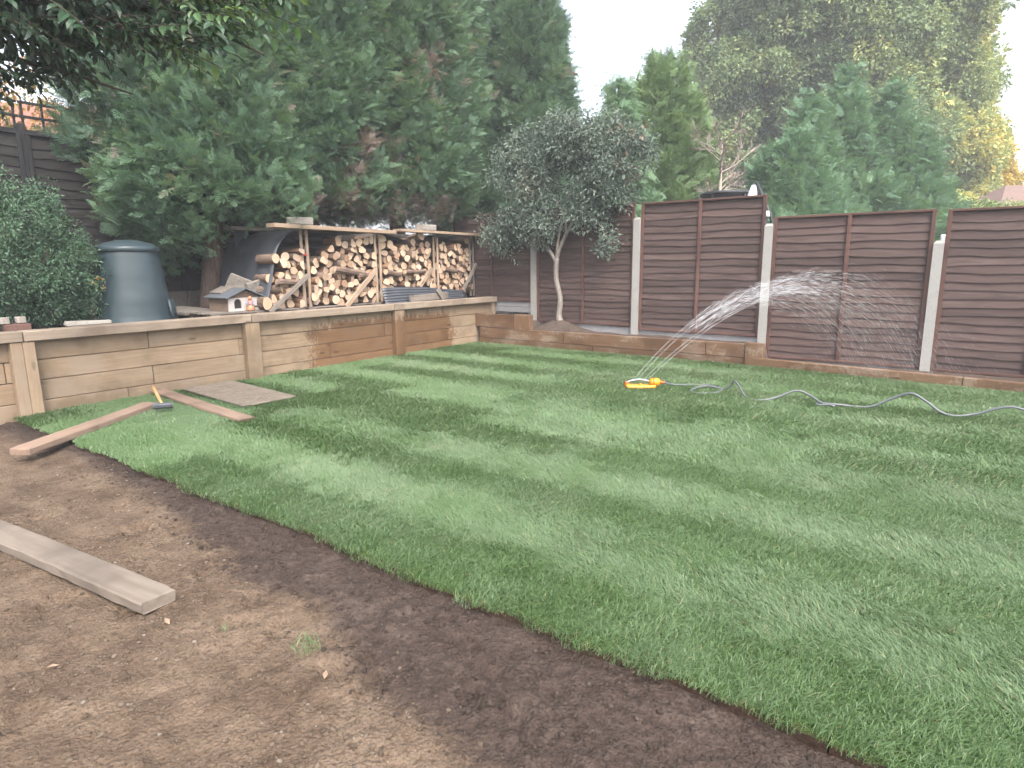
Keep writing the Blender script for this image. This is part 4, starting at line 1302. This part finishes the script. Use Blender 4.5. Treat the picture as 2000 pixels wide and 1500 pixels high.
def water():
    t = NT('water')
    g = t.bsdf((.95, .97, 1.0), .1, spec=.6, Transmission_Weight=.4, IOR=1.33, Alpha=.5)
    return t.done(g)
M['water'] = water()
wr = random.Random(4)
parts = []
def streak(p, d, L, r):
    d = d.normalized(); a = d.cross(Vector((.2, .1, 1))).normalized(); b_ = d.cross(a)
    vs = [p - d * L / 2, p + d * L / 2] + [p + (a * math.cos(k * 2 * PI / 3) + b_ * math.sin(k * 2 * PI / 3)) * r for k in range(3)]
    return vs, [(0, 2, 3), (0, 3, 4), (0, 4, 2), (1, 3, 2), (1, 4, 3), (1, 2, 4)]
axis = Vector((math.cos(R(36)), math.sin(R(36)), 0))
for j in range(13):
    u = (j - 6) / 6
    p0 = Vector((SPX, SPY, .11)) + axis * .10 * u
    el = R(47.6 + 2.4 * math.sin(j * 2.1)); az = R(42 - 5.0 * u)
    sp_ = 5.85 + .22 * u + wr.uniform(-.22, .15)
    v0 = Vector((math.cos(az) * math.cos(el), math.sin(az) * math.cos(el), math.sin(el))) * sp_
    acc = Vector((0, 0, -9.2))
    T = .30
    pts = [p0 + v0 * (T * k / 9) + acc * (.5 * (T * k / 9) ** 2) for k in range(10)]
    if j in (1, 4, 8, 11):
        parts.append(tube(pts, list(np.linspace(.0020, .0012, 10)), 4))
    t_end = (v0.z + math.sqrt(v0.z ** 2 + 2 * 9.2 * .1)) / 9.2
    nd = 330
    for k in range(nd):
        t = .16 + (t_end - .16) * wr.random() ** .85
        sprd = .008 + .20 * max(0, t - .12)
        dv = Vector((wr.gauss(0, 1), wr.gauss(0, 1), wr.gauss(0, .9))) * sprd
        drag = 1 - .11 * t - .10 * t * wr.random()
        p = p0 + v0 * t * Vector((drag, drag, 1)) if False else p0 + Vector((v0.x * drag, v0.y * drag, v0.z)) * t + acc * .5 * t * t + dv * (t + .05)
        vel = Vector((v0.x * (drag - .1), v0.y * (drag - .1), v0.z)) + acc * t + dv * .5
        if p.z < .03 or p.y > FY - .1: continue
        parts.append(streak(p, vel, wr.uniform(.04, .15), wr.uniform(.0006, .0011)))
v, f = merge(parts)
tag(obj('water_spray', mesh('water_spray', v, f, M['water'])), 'arching jets and drops of water thrown by the sprinkler', kind='stuff')

# ------------------------------------------------------------------ trees
def limb_tree(t, limbs, mat, name='trunk', n=9):
    for k, (pts, rad) in enumerate(limbs):
        v, f = tube(smooth_path(pts, 4), list(np.interp(np.linspace(0, 1, (len(pts) - 1) * 4 + 1), np.linspace(0, 1, len(rad)), rad)), n)
        obj('trunk' if k == 0 else 'limb', mesh('trunk', v, f, mat, True), t)

def conifer(name, label, base, H, prof, coll, nclump, seed, zmin=.8, lean=(0, 0), clump=.55, scale=1.0, brown=(), tintm=.42, group=None, trunk=.16, upv=(.25, 1.0), weep=False, squash=(1, 1), keepfn=None, tintv=.13, mat_trunk=None):
    r = np.random.default_rng(seed)
    t = thing(name, label, 'tree', base, 0, group)
    z = np.linspace(0, H * .97, 8)
    limb_tree(t, [([(lean[0] * q / H + .03 * math.sin(q * 2 + seed), lean[1] * q / H + .03 * math.cos(q * 2.3 + seed), q) for q in z], [trunk, trunk * .85, trunk * .6, .02])], mat_trunk or M['bark'])
    # limbs
    rr = random.Random(seed)
    parts = []
    for k in range(26):
        zz = zmin + (H * .9 - zmin) * (k + .5) / 26
        a = rr.uniform(0, 2 * PI); L = prof(zz / H) * .8
        c = Vector((lean[0] * zz / H, lean[1] * zz / H, zz))
        e = c + Vector((math.cos(a) * L * squash[0], math.sin(a) * L * squash[1], L * rr.uniform(.1, .5)))
        parts.append(tube([c, c.lerp(e, .5) + Vector((0, 0, -.06)), e], [.035, .024, .008], 5))
    v, f = merge(parts)
    obj('limbs', mesh('limbs', v, f, mat_trunk or M['bark'], True), t)['kind'] = 'stuff'
    # clumps of fronds
    zz = np.linspace(zmin / H, .995, 200); wgt = np.array([prof(q) for q in zz]) + .05
    cum = np.cumsum(wgt) / wgt.sum()
    tq = np.interp(r.random(nclump), cum, zz)
    th = r.uniform(0, 2 * PI, nclump)
    camdir = np.array([CAM.x - base[0], CAM.y - base[1]]); camdir /= np.linalg.norm(camdir)
    out2 = np.stack([np.cos(th), np.sin(th)], 1)
    facing = out2 @ camdir
    keep = (facing > -.35) | (r.random(nclump) < .35)
    tq, th, out2 = tq[keep], th[keep], out2[keep]
    pr = np.array([prof(q) for q in tq])
    bump_ = .84 + .32 * vn(th * 2.2 + seed, tq * H * 1.1, seed) + r.normal(0, .05, len(tq))
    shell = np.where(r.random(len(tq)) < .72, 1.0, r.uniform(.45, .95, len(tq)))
    rad = pr * bump_ * shell
    cx = lean[0] * tq + out2[:, 0] * rad * squash[0]; cy = lean[1] * tq + out2[:, 1] * rad * squash[1]; cz = tq * H
    uv = r.uniform(upv[0], upv[1], len(tq))
    bdir = np.stack([out2[:, 0], out2[:, 1], uv], 1); bdir /= np.linalg.norm(bdir, axis=1, keepdims=True)
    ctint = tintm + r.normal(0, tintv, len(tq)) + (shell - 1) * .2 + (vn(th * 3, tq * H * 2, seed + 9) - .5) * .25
    n = len(tq)
    P = np.stack([cx, cy, cz], 1)
    hint = np.stack([0 * uv, 0 * uv, np.ones(n)], 1) + r.normal(0, .35, (n, 3))
    rot = basis(bdir + r.normal(0, .15, (n, 3)), hint)
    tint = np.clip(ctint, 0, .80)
    W_ = P + np.array(base)
    scl = r.uniform(.8, 1.2, n) * scale
    if keepfn is not None:
        kf = keepfn(W_)
        P, rot, tint, scl, W_, bdir = P[kf], rot[kf], tint[kf], scl[kf], W_[kf], bdir[kf]
    if len(brown):
        for (bx_, by_, bz_, br_) in brown:
            d = np.sqrt((W_[:, 1] - by_) ** 2 + ((W_[:, 2] - bz_) * .8) ** 2)
            hit = (d < br_ * (.7 + .7 * r.random(len(d)))) & (W_[:, 0] > base[0] - .2)
            tint = np.where(hit, r.uniform(.93, 1.0, len(d)), tint)
            scl = np.where(hit, .62, scl)
            P = P - np.where(hit, .22, 0)[:, None] * bdir * np.array([1, 1, 0])
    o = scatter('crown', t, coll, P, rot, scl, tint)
    return t

def cone(rmax, p=.75, lo=.12, top=.02):
    def f(q):
        a = min(1, max(0, q / lo)) ** .6 * .35 + .65 if q < lo else 1.0
        return max(top, rmax * a * (1 - q) ** p)
    return f
GL = 'tall dark conifers behind the log store'
def column(r0, tops=.25):
    return lambda q: r0 * (min(1, .55 + q * 1.6)) * min(1, ((1.0 - q) / tops) ** .7 if q > 1 - tops else 1)

# spots of dead brown foliage (y, z, radius) seen on the hedge face
BR = [(-1.2, -2.15, 3.05, .30), (-1.2, -1.52, 3.2, .30), (-1.2, -2.0, 3.45, .16), (-1.2, -.50, 4.75, .30), (-1.2, -.45, 4.3, .16), (-1.2, .25, 4.5, .22), (-1.2, -1.45, 3.6, .14)]
BRL = BR + [(-1.2, y, 2.42 + .1 * math.sin(y * 5), .26) for y in (-2.6, -2.2, -1.8, -1.4, -.9, -.4, .1)]
def clear_store(W_):
    over = (W_[:, 2] < 2.25) & (W_[:, 1] > -4.45) & (W_[:, 0] > -2.0)
    return ~over & ~((W_[:, 2] < 2.22 + .3 * vn(W_[:, 1] * 3, W_[:, 0] * 3, 3)) & (W_[:, 1] > -3.6) & (W_[:, 0] > -2.2))
conifer('conifer_tree', 'dark conifer with bare leaning trunk beside the compost bin', (-1.75, -4.0, .74), 6.8, lambda q: 1.55 * min(1, max(.0, (q - .12) / .10)) ** .5 * (1 - q) ** .42 + .05, C_ley, 1700, 3, zmin=1.0, lean=(-.2, 1.0), group=GL, trunk=.15, brown=BRL, keepfn=clear_store, tintm=.50, scale=.82)
conifer('conifer_tree', 'dark conifer with brown dead patches, right above the log store', (-1.85, -2.1, .74), 7.6, column(1.45), C_ley, 2300, 4, zmin=1.55, group=GL, trunk=.16, brown=BRL, keepfn=clear_store, tintm=.54, scale=.82)
conifer('conifer_tree', 'dark conifer above the rightmost log bays', (-1.7, -.25, .74), 7.6, column(1.45), C_ley, 2300, 5, zmin=1.6, group=GL, trunk=.16, brown=BRL, keepfn=clear_store, tintm=.56, scale=.82)
conifer('conifer_tree', 'tall conifer beyond the fence, behind the small grey-leaved tree', (-1.55, 3.6, 0), 8.6, lambda q: 2.15 * min(1, .6 + q * 2) * (1 - q) ** .62 + .03, C_ley, 2000, 6, zmin=.8, group=GL, trunk=.18, tintm=.48)
# left-hand outlier boughs of the hedge
conifer('conifer_tree', 'thin see-through conifer over the trellis at the left', (-2.05, -4.75, .8), 4.6, lambda q: .95 * min(1, max(0, (q - .30) / .2)) * (1 - q) ** .4 + .03, C_ley, 90, 7, zmin=1.9, group=GL, trunk=.07, tintm=.34)
# lighter trees beyond the fence
conifer('conifer_tree', 'bright yellow-green conifer beyond the fence, left of the oak', (.55, 6.9, 0), 6.55, lambda q: 1.95 * min(1, .7 + q) * (1 - q) ** .55 + .03, C_leyp, 1100, 8, zmin=1.2, group='conifers beyond the fence', tintm=.5, upv=(.7, 1.8))
conifer('conifer_tree', 'narrow weeping conifer with drooping pale fronds beyond the fence', (.25, 5.0, 0), 5.7, lambda q: 1.1 * min(1, .7 + q) * (1 - q) ** .5 + .03, C_leyw, 420, 9, zmin=1.2, group='conifers beyond the fence', tintm=.72)
for (x, y, Hh, rr_, sd2, nc, lb) in ((3.35, 10.0, 5.75, 1.25, 12, 420, 'slim pointed blue-green conifer left of the tallest one before the oak'), (3.92, 11.25, 6.55, 1.55, 13, 560, 'tallest of the clustered blue-green conifers in front of the oak'),
                                (4.95, 12.3, 6.15, 1.6, 14, 560, 'pointed blue-green conifer right of the tallest one before the oak'), (3.3, 8.9, 4.6, 1.75, 15, 620, 'low broad blue-green conifer just above the lower fence panel'),
                                (5.6, 12.0, 4.9, 1.35, 16, 420, 'rightmost low blue-green conifer beside the pale shrub'), (2.75, 8.6, 4.3, .95, 17, 320, 'leftmost blue-green conifer leaning beside the bare twiggy tree')):
    conifer('conifer_tree', lb, (x, y, 0), Hh, (lambda R_: (lambda q: R_ * min(1, .8 + q) * (1 - q) ** .72 * (1.4 if q < .55 else 1.1) + .02))(rr_), C_leyb, nc, sd2, zmin=1.4, group='conifers beyond the fence', tintm=.5, clump=.7)

def leafy(name, label, base, lobes, coll, nclump, seed, limbs, mat, cat='tree', group=None, rotz=0.0, tintm=.45, tintv=.16, sc_=(.8, 1.25), fill=.25, noise_f=1.1, tfun=None, gap=.28):
    r = np.random.default_rng(seed)
    t = thing(name, label, cat, base, rotz, group)
    if limbs: limb_tree(t, limbs, mat)
    vol = np.array([a * b_ + b_ * c + a * c for (_, (a, b_, c)) in lobes]); vol = vol / vol.sum()
    PP, TT = [], []
    for (c, rad), wv in zip(lobes, vol):
        n = int(nclump * wv)
        d = r.normal(0, 1, (n, 3)); d /= np.linalg.norm(d, axis=1, keepdims=True)
        s = np.where(r.random(n) < fill, r.random(n) ** .5, r.uniform(.86, 1.04, n))
        p = np.array(c) + d * s[:, None] * np.array(rad) * (.86 + .3 * vn(d[:, 0] * 3 + 5, d[:, 2] * 3 + d[:, 1] * 2, seed))[:, None]
        nz = fbm(p[:, 0] * noise_f + 7, p[:, 2] * noise_f + p[:, 1] * .8, seed + 3, 3)
        k = nz > gap
        PP.append(p[k]); TT.append((tintm + (nz - .47) * 1.2 + d[:, 2] * .10 + r.normal(0, tintv, n))[k])
    P = np.concatenate(PP); T = np.clip(np.concatenate(TT), 0, 1)
    n = len(P)
    if tfun is not None: T = tfun(P, T, r)
    rot = np.stack([r.normal(0, .5, n), r.normal(0, .5, n), r.uniform(0, 2 * PI, n)], 1)
    scatter('crown', t, coll, P, rot, r.uniform(sc_[0], sc_[1], n), T)
    return t

# big oak far behind
orr = random.Random(9)
lobes = [((0, 0, 10.5), (5.2, 4.2, 4.0)), ((-3.8, 0, 8.6), (2.9, 3, 2.7)), ((3.9, .5, 9.0), (3.0, 3, 2.9)), ((4.8, 0, 6.3), (2.4, 2.4, 2.5)), ((-2.5, -1, 12.6), (3.6, 3, 2.8)), ((2.2, -1, 12.6), (3.6, 3, 3)), ((.2, -2, 6.8), (3.6, 2.4, 2.6)), ((-4.2, -.5, 6.2), (2.2, 2, 1.9)), ((5.4, .5, 4.3), (2.1, 2, 2.0)), ((-4.6, 0, 11.0), (2.3, 2, 2.2))]
limbs = [([(0, 0, 0), (.1, 0, 3), (.2, .1, 6), (.3, 0, 10)], [.45, .38, .3, .1])]
for k in range(9):
    a = k * .7
    limbs.append(([(.1, 0, 3.5 + k * .4), (math.cos(a) * 1.6, math.sin(a) * 1.4, 6 + k * .45), (math.cos(a) * 3.6, math.sin(a) * 3, 8 + k * .45)], [.16, .1, .03]))
def oak_t(P, T, r):
    return np.clip(T + np.clip((P[:, 0] - 1) * .035, -.05, .2), 0, 1)
leafy('oak_tree', 'huge oak turning yellow, towering behind the blue-green conifers', (1.35, 24.6, 0), lobes, C_oak, 12500, 31, limbs, M['bark_dark'], tfun=oak_t, fill=.3, sc_=(.8, 1.35), noise_f=.75, gap=.35, tintm=.42, rotz=R(36))
leafy('yellow_tree', 'sunlit golden-yellow tree at the right behind the oak', (6.0, 34.2, 0), [((0, 0, 6.6), (1.9, 2, 2.6)), ((.9, 0, 5.0), (1.5, 1.5, 1.8)), ((-1.4, 0, 4.6), (1.6, 1.6, 1.8)), ((-.4, .2, 8.1), (1.2, 1.2, 1.2))], C_yel, 1300, 32, [([(0, 0, 0), (.1, 0, 3), (0, .1, 7)], [.25, .2, .05])], M['bark_dark'], sc_=(.9, 1.4), tintm=.5)
leafy('orange_tree', 'orange autumn tree glowing behind the trellis at the left', (-6.2, -3.6, 0), [((0, 0, 3.9), (1.6, 1.5, 1.1)), ((.3, -1.4, 3.7), (1.2, 1.4, 1.1)), ((.5, -3.0, 3.6), (1.2, 1.2, 1.0)), ((0, 1.4, 4.4), (1.3, 1.2, 1.2))], C_ora, 700, 33, [([(0, 0, 0), (.1, 0, 2), (0, .1, 4.4)], [.12, .1, .03])], M['bark_dark'], tintm=.42, tintv=.28, gap=.38)
leafy('hedge_shrub', 'pale green shrub top between the conifers and the far brown roof', (6.75, 13.5, 0), [((-.5, 0, 2.55), (1.3, 1.2, .75)), ((.6, .4, 2.4), (1.1, 1, .6))], C_oak, 260, 34, [([(0, 0, 0), (0, 0, 1), (.1, 0, 2)], [.08, .06, .03])], M['bark_dark'], 'shrub', tintm=.55, sc_=(.5, .8))

# evergreen shrub on the left
leafy('evergreen_shrub', 'rounded small-leaved evergreen shrub with orange flecks at the left edge', (-1.0, -6.45, .76), [((0, 0, .78), (.62, .60, .58)), ((.05, .30, .52), (.48, .42, .42)), ((0, -.35, .55), (.5, .5, .5)), ((.05, .05, 1.15), (.36, .34, .34)), ((.0, .1, .25), (.42, .42, .22)), ((.1, .52, .78), (.22, .20, .14)), ((.1, .62, .45), (.18, .18, .12)), ((0, -.15, 1.52), (.14, .14, .18)), ((.05, .28, 1.42), (.12, .12, .16)), ((.1, .42, 1.08), (.2, .2, .14)), ((.2, .55, .2), (.16, .16, .1))], C_shr, 1500, 35,
      [([(0, 0, 0), (.02, 0, .3), (.0, .05, .8)], [.03, .025, .01])] + [([(0, 0, .05), (.2 * math.cos(a), .2 * math.sin(a), .4), (.42 * math.cos(a), .42 * math.sin(a), .85)], [.018, .012, .005]) for a in (0.3, 1.5, 2.8, 4.2, 5.4)], M['bark_dark'], 'shrub', tintm=.38, tintv=.14, sc_=(.75, 1.25), noise_f=3.4, gap=.36,
      tfun=lambda P, T, r: np.where(r.random(len(T)) < .002, r.uniform(.92, 1, len(T)), np.clip(T, 0, .84)))

# small grey-leaved tree by the fence
TB = (1.63, .34, .43)
lobes = [((-.05, 0, 2.35), (.75, .5, .6)), ((-.75, -.1, 2.15), (.55, .45, .55)), ((.55, 0, 2.75), (.75, .5, .55)), ((1.05, 0, 2.55), (.5, .45, .6)), ((-.35, 0, 2.85), (.65, .45, .45)), ((-1.15, -.1, 1.72), (.42, .4, .36)), ((.60, 0, 1.85), (.55, .4, .32)), ((-.45, -.1, 1.6), (.45, .4, .25)), ((.05, 0, 3.1), (.55, .4, .28)), ((.95, -.05, 1.32), (.22, .2, .2)), ((1.3, 0, 2.9), (.35, .3, .3)), ((-.95, -.1, 2.75), (.35, .3, .3)), ((.12, 0, 2.9), (.6, .45, .36)), ((-1.3, -.1, 1.42), (.26, .25, .2)), ((-.9, -.12, 1.28), (.24, .2, .2)), ((-1.05, -.1, 2.3), (.35, .3, .35)), ((1.45, 0, 2.45), (.25, .25, .3)), ((.75, -.05, 3.05), (.4, .3, .22)), ((-.35, -.1, 1.35), (.18, .16, .14)), ((.7, 0, 2.3), (.55, .4, .5)), ((.35, 0, 2.5), (.55, .4, .45))]
limbs = [([(0, 0, -.06), (-.03, 0, .12), (.0, -.01, .4), (-.09, 0, .75), (-.08, 0, 1.08)], [.075, .052, .044, .042, .047]),
         ([(-.08, 0, 1.05), (-.02, 0, 1.25), (.12, 0, 1.5), (.40, .02, 1.95), (.75, 0, 2.5), (1.0, 0, 2.9)], [.036, .034, .03, .022, .012, .005]),
         ([(-.08, 0, 1.05), (-.05, -.02, 1.3), (.02, -.04, 1.6), (.10, -.05, 1.9), (.2, 0, 2.3)], [.03, .026, .018, .010, .004]),
         ([(-.09, 0, 1.02), (-.22, 0, 1.2), (-.40, 0, 1.42), (-.75, -.05, 1.85), (-1.0, -.05, 2.2)], [.034, .03, .024, .014, .006]),
         ([(.10, 0, 1.5), (.06, .02, 1.75), (-.2, 0, 2.2), (-.4, 0, 2.8)], [.022, .02, .013, .005]),
         ([(.38, 0, 1.9), (.62, -.02, 1.75), (.82, -.05, 1.5), (.95, -.05, 1.25)], [.014, .01, .008, .004]),
         ([(.12, 0, 1.5), (.3, .03, 1.8), (.55, 0, 2.2), (.6, 0, 2.8)], [.02, .017, .012, .005])]
leafy('small_tree', 'small grey-green tree with pale forked trunk in front of the fence', TB, lobes, C_gry, 1650, 136, limbs, M['bark_pale'], tintm=.45, tintv=.16, sc_=(.75, 1.3), noise_f=2.9, fill=.6, gap=.34,
      tfun=lambda P, T, r: np.where(r.random(len(T)) < .015, 1.0, np.clip(T, 0, .86)))

# bare twiggy tree beyond the fence
t = thing('bare_tree', 'leafless pinkish twiggy tree between the two conifer groups', 'tree', (2.2, 6.45, 0))
t.scale = (1, 1, .9)
tw = random.Random(3)
parts = [tube([(0, 0, 0), (.03, 0, 2.2), (0, .05, 4.6)], [.08, .06, .015], 7)]
obj('trunk', mesh('trunk', *parts[0], M['twig'], True), t)
parts = []
def twigs(p, d, L, r_, lev):
    e = p + d * L
    m_ = p.lerp(e, .5) + rv(tw, L * .08)
    parts.append(tube([p, m_, e], [r_, r_ * .8, r_ * .55], 4, False))
    if lev == 0: return
    for k in range(4 if lev > 1 else 5):
        q = p.lerp(e, tw.uniform(.35, 1))
        twigs(q, (d + rv(tw, .75) + Vector((0, 0, .1))).normalized(), L * tw.uniform(.45, .7), r_ * .6, lev - 1)
for k in range(16):
    a = tw.uniform(0, 2 * PI); z = 2.4 + 2.2 * k / 15
    twigs(Vector((0, 0, z)), Vector((math.cos(a), math.sin(a), .7)).normalized(), tw.uniform(.5, .8), .018, 2)
v, f = merge(parts)
obj('twigs', mesh('twigs', v, f, M['twig']), t)['kind'] = 'stuff'

# broadleaf tree at the left whose boughs hang into the picture
t = thing('overhanging_tree', 'large-leaved tree whose boughs hang into the top left corner', 'tree', (.6, -9.1, 0))
B0 = Vector((.6, -9.1, 0))
bl = [([(0, 0, -.1), (.05, .05, 1.0), (.1, .15, 2.2), (.2, .3, 3.6)], [.14, .12, .10, .05]),
      ([(.1, .15, 2.1), (.7, .9, 2.85), (1.5, 1.8, 3.15), (2.3, 2.5, 3.05), (2.85, 2.85, 2.78)], [.06, .045, .03, .018, .006]),
      ([(.15, .2, 2.7), (.9, 1.0, 3.3), (1.7, 1.7, 3.5), (2.5, 2.4, 3.35), (3.0, 2.9, 3.15)], [.05, .04, .026, .015, .005]),
      ([(.15, .2, 2.4), (.6, 1.2, 2.8), (1.0, 2.0, 2.9), (1.3, 2.7, 2.75)], [.045, .033, .02, .006])]
limb_tree(t, bl, M['bark_dark'])
r = np.random.default_rng(41)
def bough(c, rad, n): 
    d = r.normal(0, 1, (n, 3)); d /= np.linalg.norm(d, axis=1, keepdims=True)
    return np.array(c) + d * (r.random(n) ** .4)[:, None] * np.array(rad)
W_ = np.concatenate([bough((2.35, -7.25, 3.05), (.55, .5, .34), 130), bough((1.75, -7.25, 2.92), (.6, .5, .34), 120), bough((2.95, -6.85, 3.15), (.42, .4, .26), 75), bough((2.0, -7.4, 3.4), (.9, .7, .3), 120),
                     bough((3.25, -6.65, 2.95), (.22, .2, .14), 16), bough((2.95, -6.85, 2.80), (.28, .22, .12), 20), bough((3.35, -6.45, 3.05), (.3, .25, .16), 18), bough((3.15, -6.7, 2.70), (.15, .13, .07), 6)])
W_[:, 2] += .09
n = len(W_)
P = W_ - np.array(B0)
D = np.stack([np.full(n, .8), np.full(n, .75), np.full(n, -.15)], 1) + r.normal(0, .55, (n, 3)) * np.array([1, 1, .6])
rot = basis(D, np.array([0, 0, 1.0]) + r.normal(0, .35, (n, 3)))
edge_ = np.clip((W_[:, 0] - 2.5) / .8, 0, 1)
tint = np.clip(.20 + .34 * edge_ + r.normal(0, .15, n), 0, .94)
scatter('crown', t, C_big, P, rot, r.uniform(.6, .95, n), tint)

# ------------------------------------------------------------------ beyond the fences: trampoline, houses
t = thing('trampoline', 'black round trampoline with padded pole showing above the fence', 'trampoline', (2.8, 5.6, 0))
ring = [(.62 * math.cos(2 * PI * k / 40), .95 * math.sin(2 * PI * k / 40), 2.86) for k in range(41)]
v, f = tube(ring, .035, 8, False)
obj('rim', mesh('rim', v, f, M['net'], True), t)
vs, fs = [], []
for k in range(41):
    a = 2 * PI * k / 40
    vs += [(.62 * math.cos(a), .95 * math.sin(a), 2.84), (.52 * math.cos(a), .84 * math.sin(a), 2.66 + .02 * math.sin(k * 1.3))]
for k in range(40): fs.append((2 * k, 2 * k + 2, 2 * k + 3, 2 * k + 1))
obj('safety_net', mesh('safety_net', vs, fs, M['net'], True), t)
for k in range(6):
    a = 2 * PI * k / 6 + .3
    v, f = tube([(.6 * math.cos(a), .9 * math.sin(a), 0), (.61 * math.cos(a), .93 * math.sin(a), 2.86)], .025, 8)
    obj('leg', mesh('leg', v, f, M['net'], True), t)
t = thing('leaning_pole', 'dark padded pole with white cap behind the fence step', 'pole', (4.15, 3.0, 0))
v, f = tube([(.42, .06, 1.2), (.14, .02, 2.24), (-.12, 0, 2.80)], [.022, .03, .03], 8)
obj('pole', mesh('pole', v, f, M['net'], True), t)
v, f = tube([(-.20, .0, 2.40), (-.16, 0, 2.76)], [.13, .04], 10)
obj('white_cover', mesh('white_cover', v, f, M['white_pad'], True), t)
v, f = tube([(.10, 0, 2.20), (.09, 0, 2.30)], [.05, .035], 8)
obj('collar', mesh('collar', v, f, M['white_pad'], True), t)
v, f = tube([(.05, 0, .0), (.06, 0, 2.2)], [.06, .045], 8)
obj('post', mesh('post', v, f, M['net'], True), t)
tag(board('white_post', None, (6.97, 1.0, .88), (1.72, .09, .09), M['white_pad'], (0, -HZ, 0), .01), 'white post glimpsed in the gap between the two right fence panels', 'post')

def roof_mat(name, c):
    t = NT(name)
    br = t.node('ShaderNodeTexBrick')
    t.put(br.inputs['Vector'], t.mapping(t.coords(), (1, 1, 1)))
    br.inputs['Scale'].default_value = 4
    for k, q in (('Color1', c), ('Color2', val(c, .75)), ('Mortar', val(c, .5))): t.put(br.inputs[k], q)
    n = t.noise(t.coords(), 6, 4)
    return t.done(t.bsdf(t.mix(t.math('MULTIPLY', n, .5), br.outputs[0], val(c, 1.25)), .9, t.bump(n, .4, .02), spec=.2))
def house(label, loc, rotz, W_, D_, Hw, Hr, hip, roofc, seed):
    t = thing('house', label, 'house', loc, rotz)
    a, b_ = W_ / 2, D_ / 2
    vs = [(-a, -b_, 0), (a, -b_, 0), (a, b_, 0), (-a, b_, 0), (-a, -b_, Hw), (a, -b_, Hw), (a, b_, Hw), (-a, b_, Hw)]
    obj('wall', mesh('wall', vs, [(0, 1, 5, 4), (1, 2, 6, 5), (2, 3, 7, 6), (3, 0, 4, 7)], M['render_wall']), t)
    o_ = .35
    vs = [(-a - o_, -b_ - o_, Hw - .1), (a + o_, -b_ - o_, Hw - .1), (a + o_, b_ + o_, Hw - .1), (-a - o_, b_ + o_, Hw - .1), (-a + hip, 0, Hw + Hr), (a - hip, 0, Hw + Hr)]
    rf = obj('roof', mesh('roof', vs, [(0, 1, 5, 4), (1, 2, 5), (2, 3, 4, 5), (3, 0, 4), (3, 2, 1, 0)], roof_mat('roof_tiles_%d' % seed, roofc)), t)
    board('chimney', rf, (a * .3, .3, Hw + Hr + .1), (.6, .5, 1.2), M['brick'], (0, 0, 0), .02)
    for x in (-a * .5, a * .5):
        wi = board('window', t, (x, -b_ - .03, Hw * .55), (1.2, .08, 1.1), M['white_pad'], (0, 0, 0), .01)
        board('pane', wi, (0, -.045, 0), (1.04, .01, .94), M['glass'], (0, 0, 0), 0)
    return t
house('bungalow with brown hipped roof showing above the right fence panel', (9.42, 23.68, 0), R(36), 8.0, 5.0, 2.6, 1.63, 2.0, (.20, .135, .115), 1)
house('red roofed house glimpsed through leaves above the left trellis', (-17.0, .5, 0), R(60), 9, 7, 3.6, 3.0, .5, (.26, .125, .09), 2)

# leaves and chips lying on the earth
lf = random.Random(8)
def dry_leaf():
    v, f = kite(Vector((0, -.02, 0)), Vector((0, 1, .15)), Vector((0, 0, 1)), .045, .022, .3, -.1)
    return mesh('fallen_leaf', v, f, simple('dry_leaf', (.26, .18, .125), .8, 20, .3, .2))
dl = dry_leaf()
for (x, y, lb) in ((5.61, -7.63, 'dry curled leaf below the larger grass tuft'), (4.78, -7.80, 'dry leaf lying near the end of the scaffold board'), (1.35, -7.15, 'yellow fallen leaf near the reddish plank on the dark soil'), (4.75, -8.2, 'dry leaf on the bare earth in the lower left')):
    o = obj('fallen_leaf', dl, None, (x, y, float(ground_z(x, y)) + .008), (R(lf.uniform(-12, 12)), R(lf.uniform(-12, 12)), lf.uniform(0, 6)))
    tag(o, lb, 'leaf')


# ------------------------------------------------------------------ pale veil volume, added to lift dark tones like lens glare
t = NT('glare_veil')
pv = t.node('ShaderNodeVolumePrincipled')
pv.inputs['Color'].default_value = (.93, .95, 1.0, 1)
pv.inputs['Density'].default_value = .0034
pv.inputs['Anisotropy'].default_value = 0
t.l.new(pv.outputs[0], t.out.inputs['Volume'])
o = obj('veil_box', cbox(660, 660, 22, 0, t.m), None, (0, 0, 9.0))
tag(o, 'thin pale veil added over the whole garden, lifting dark tones like lens glare', kind='stuff')
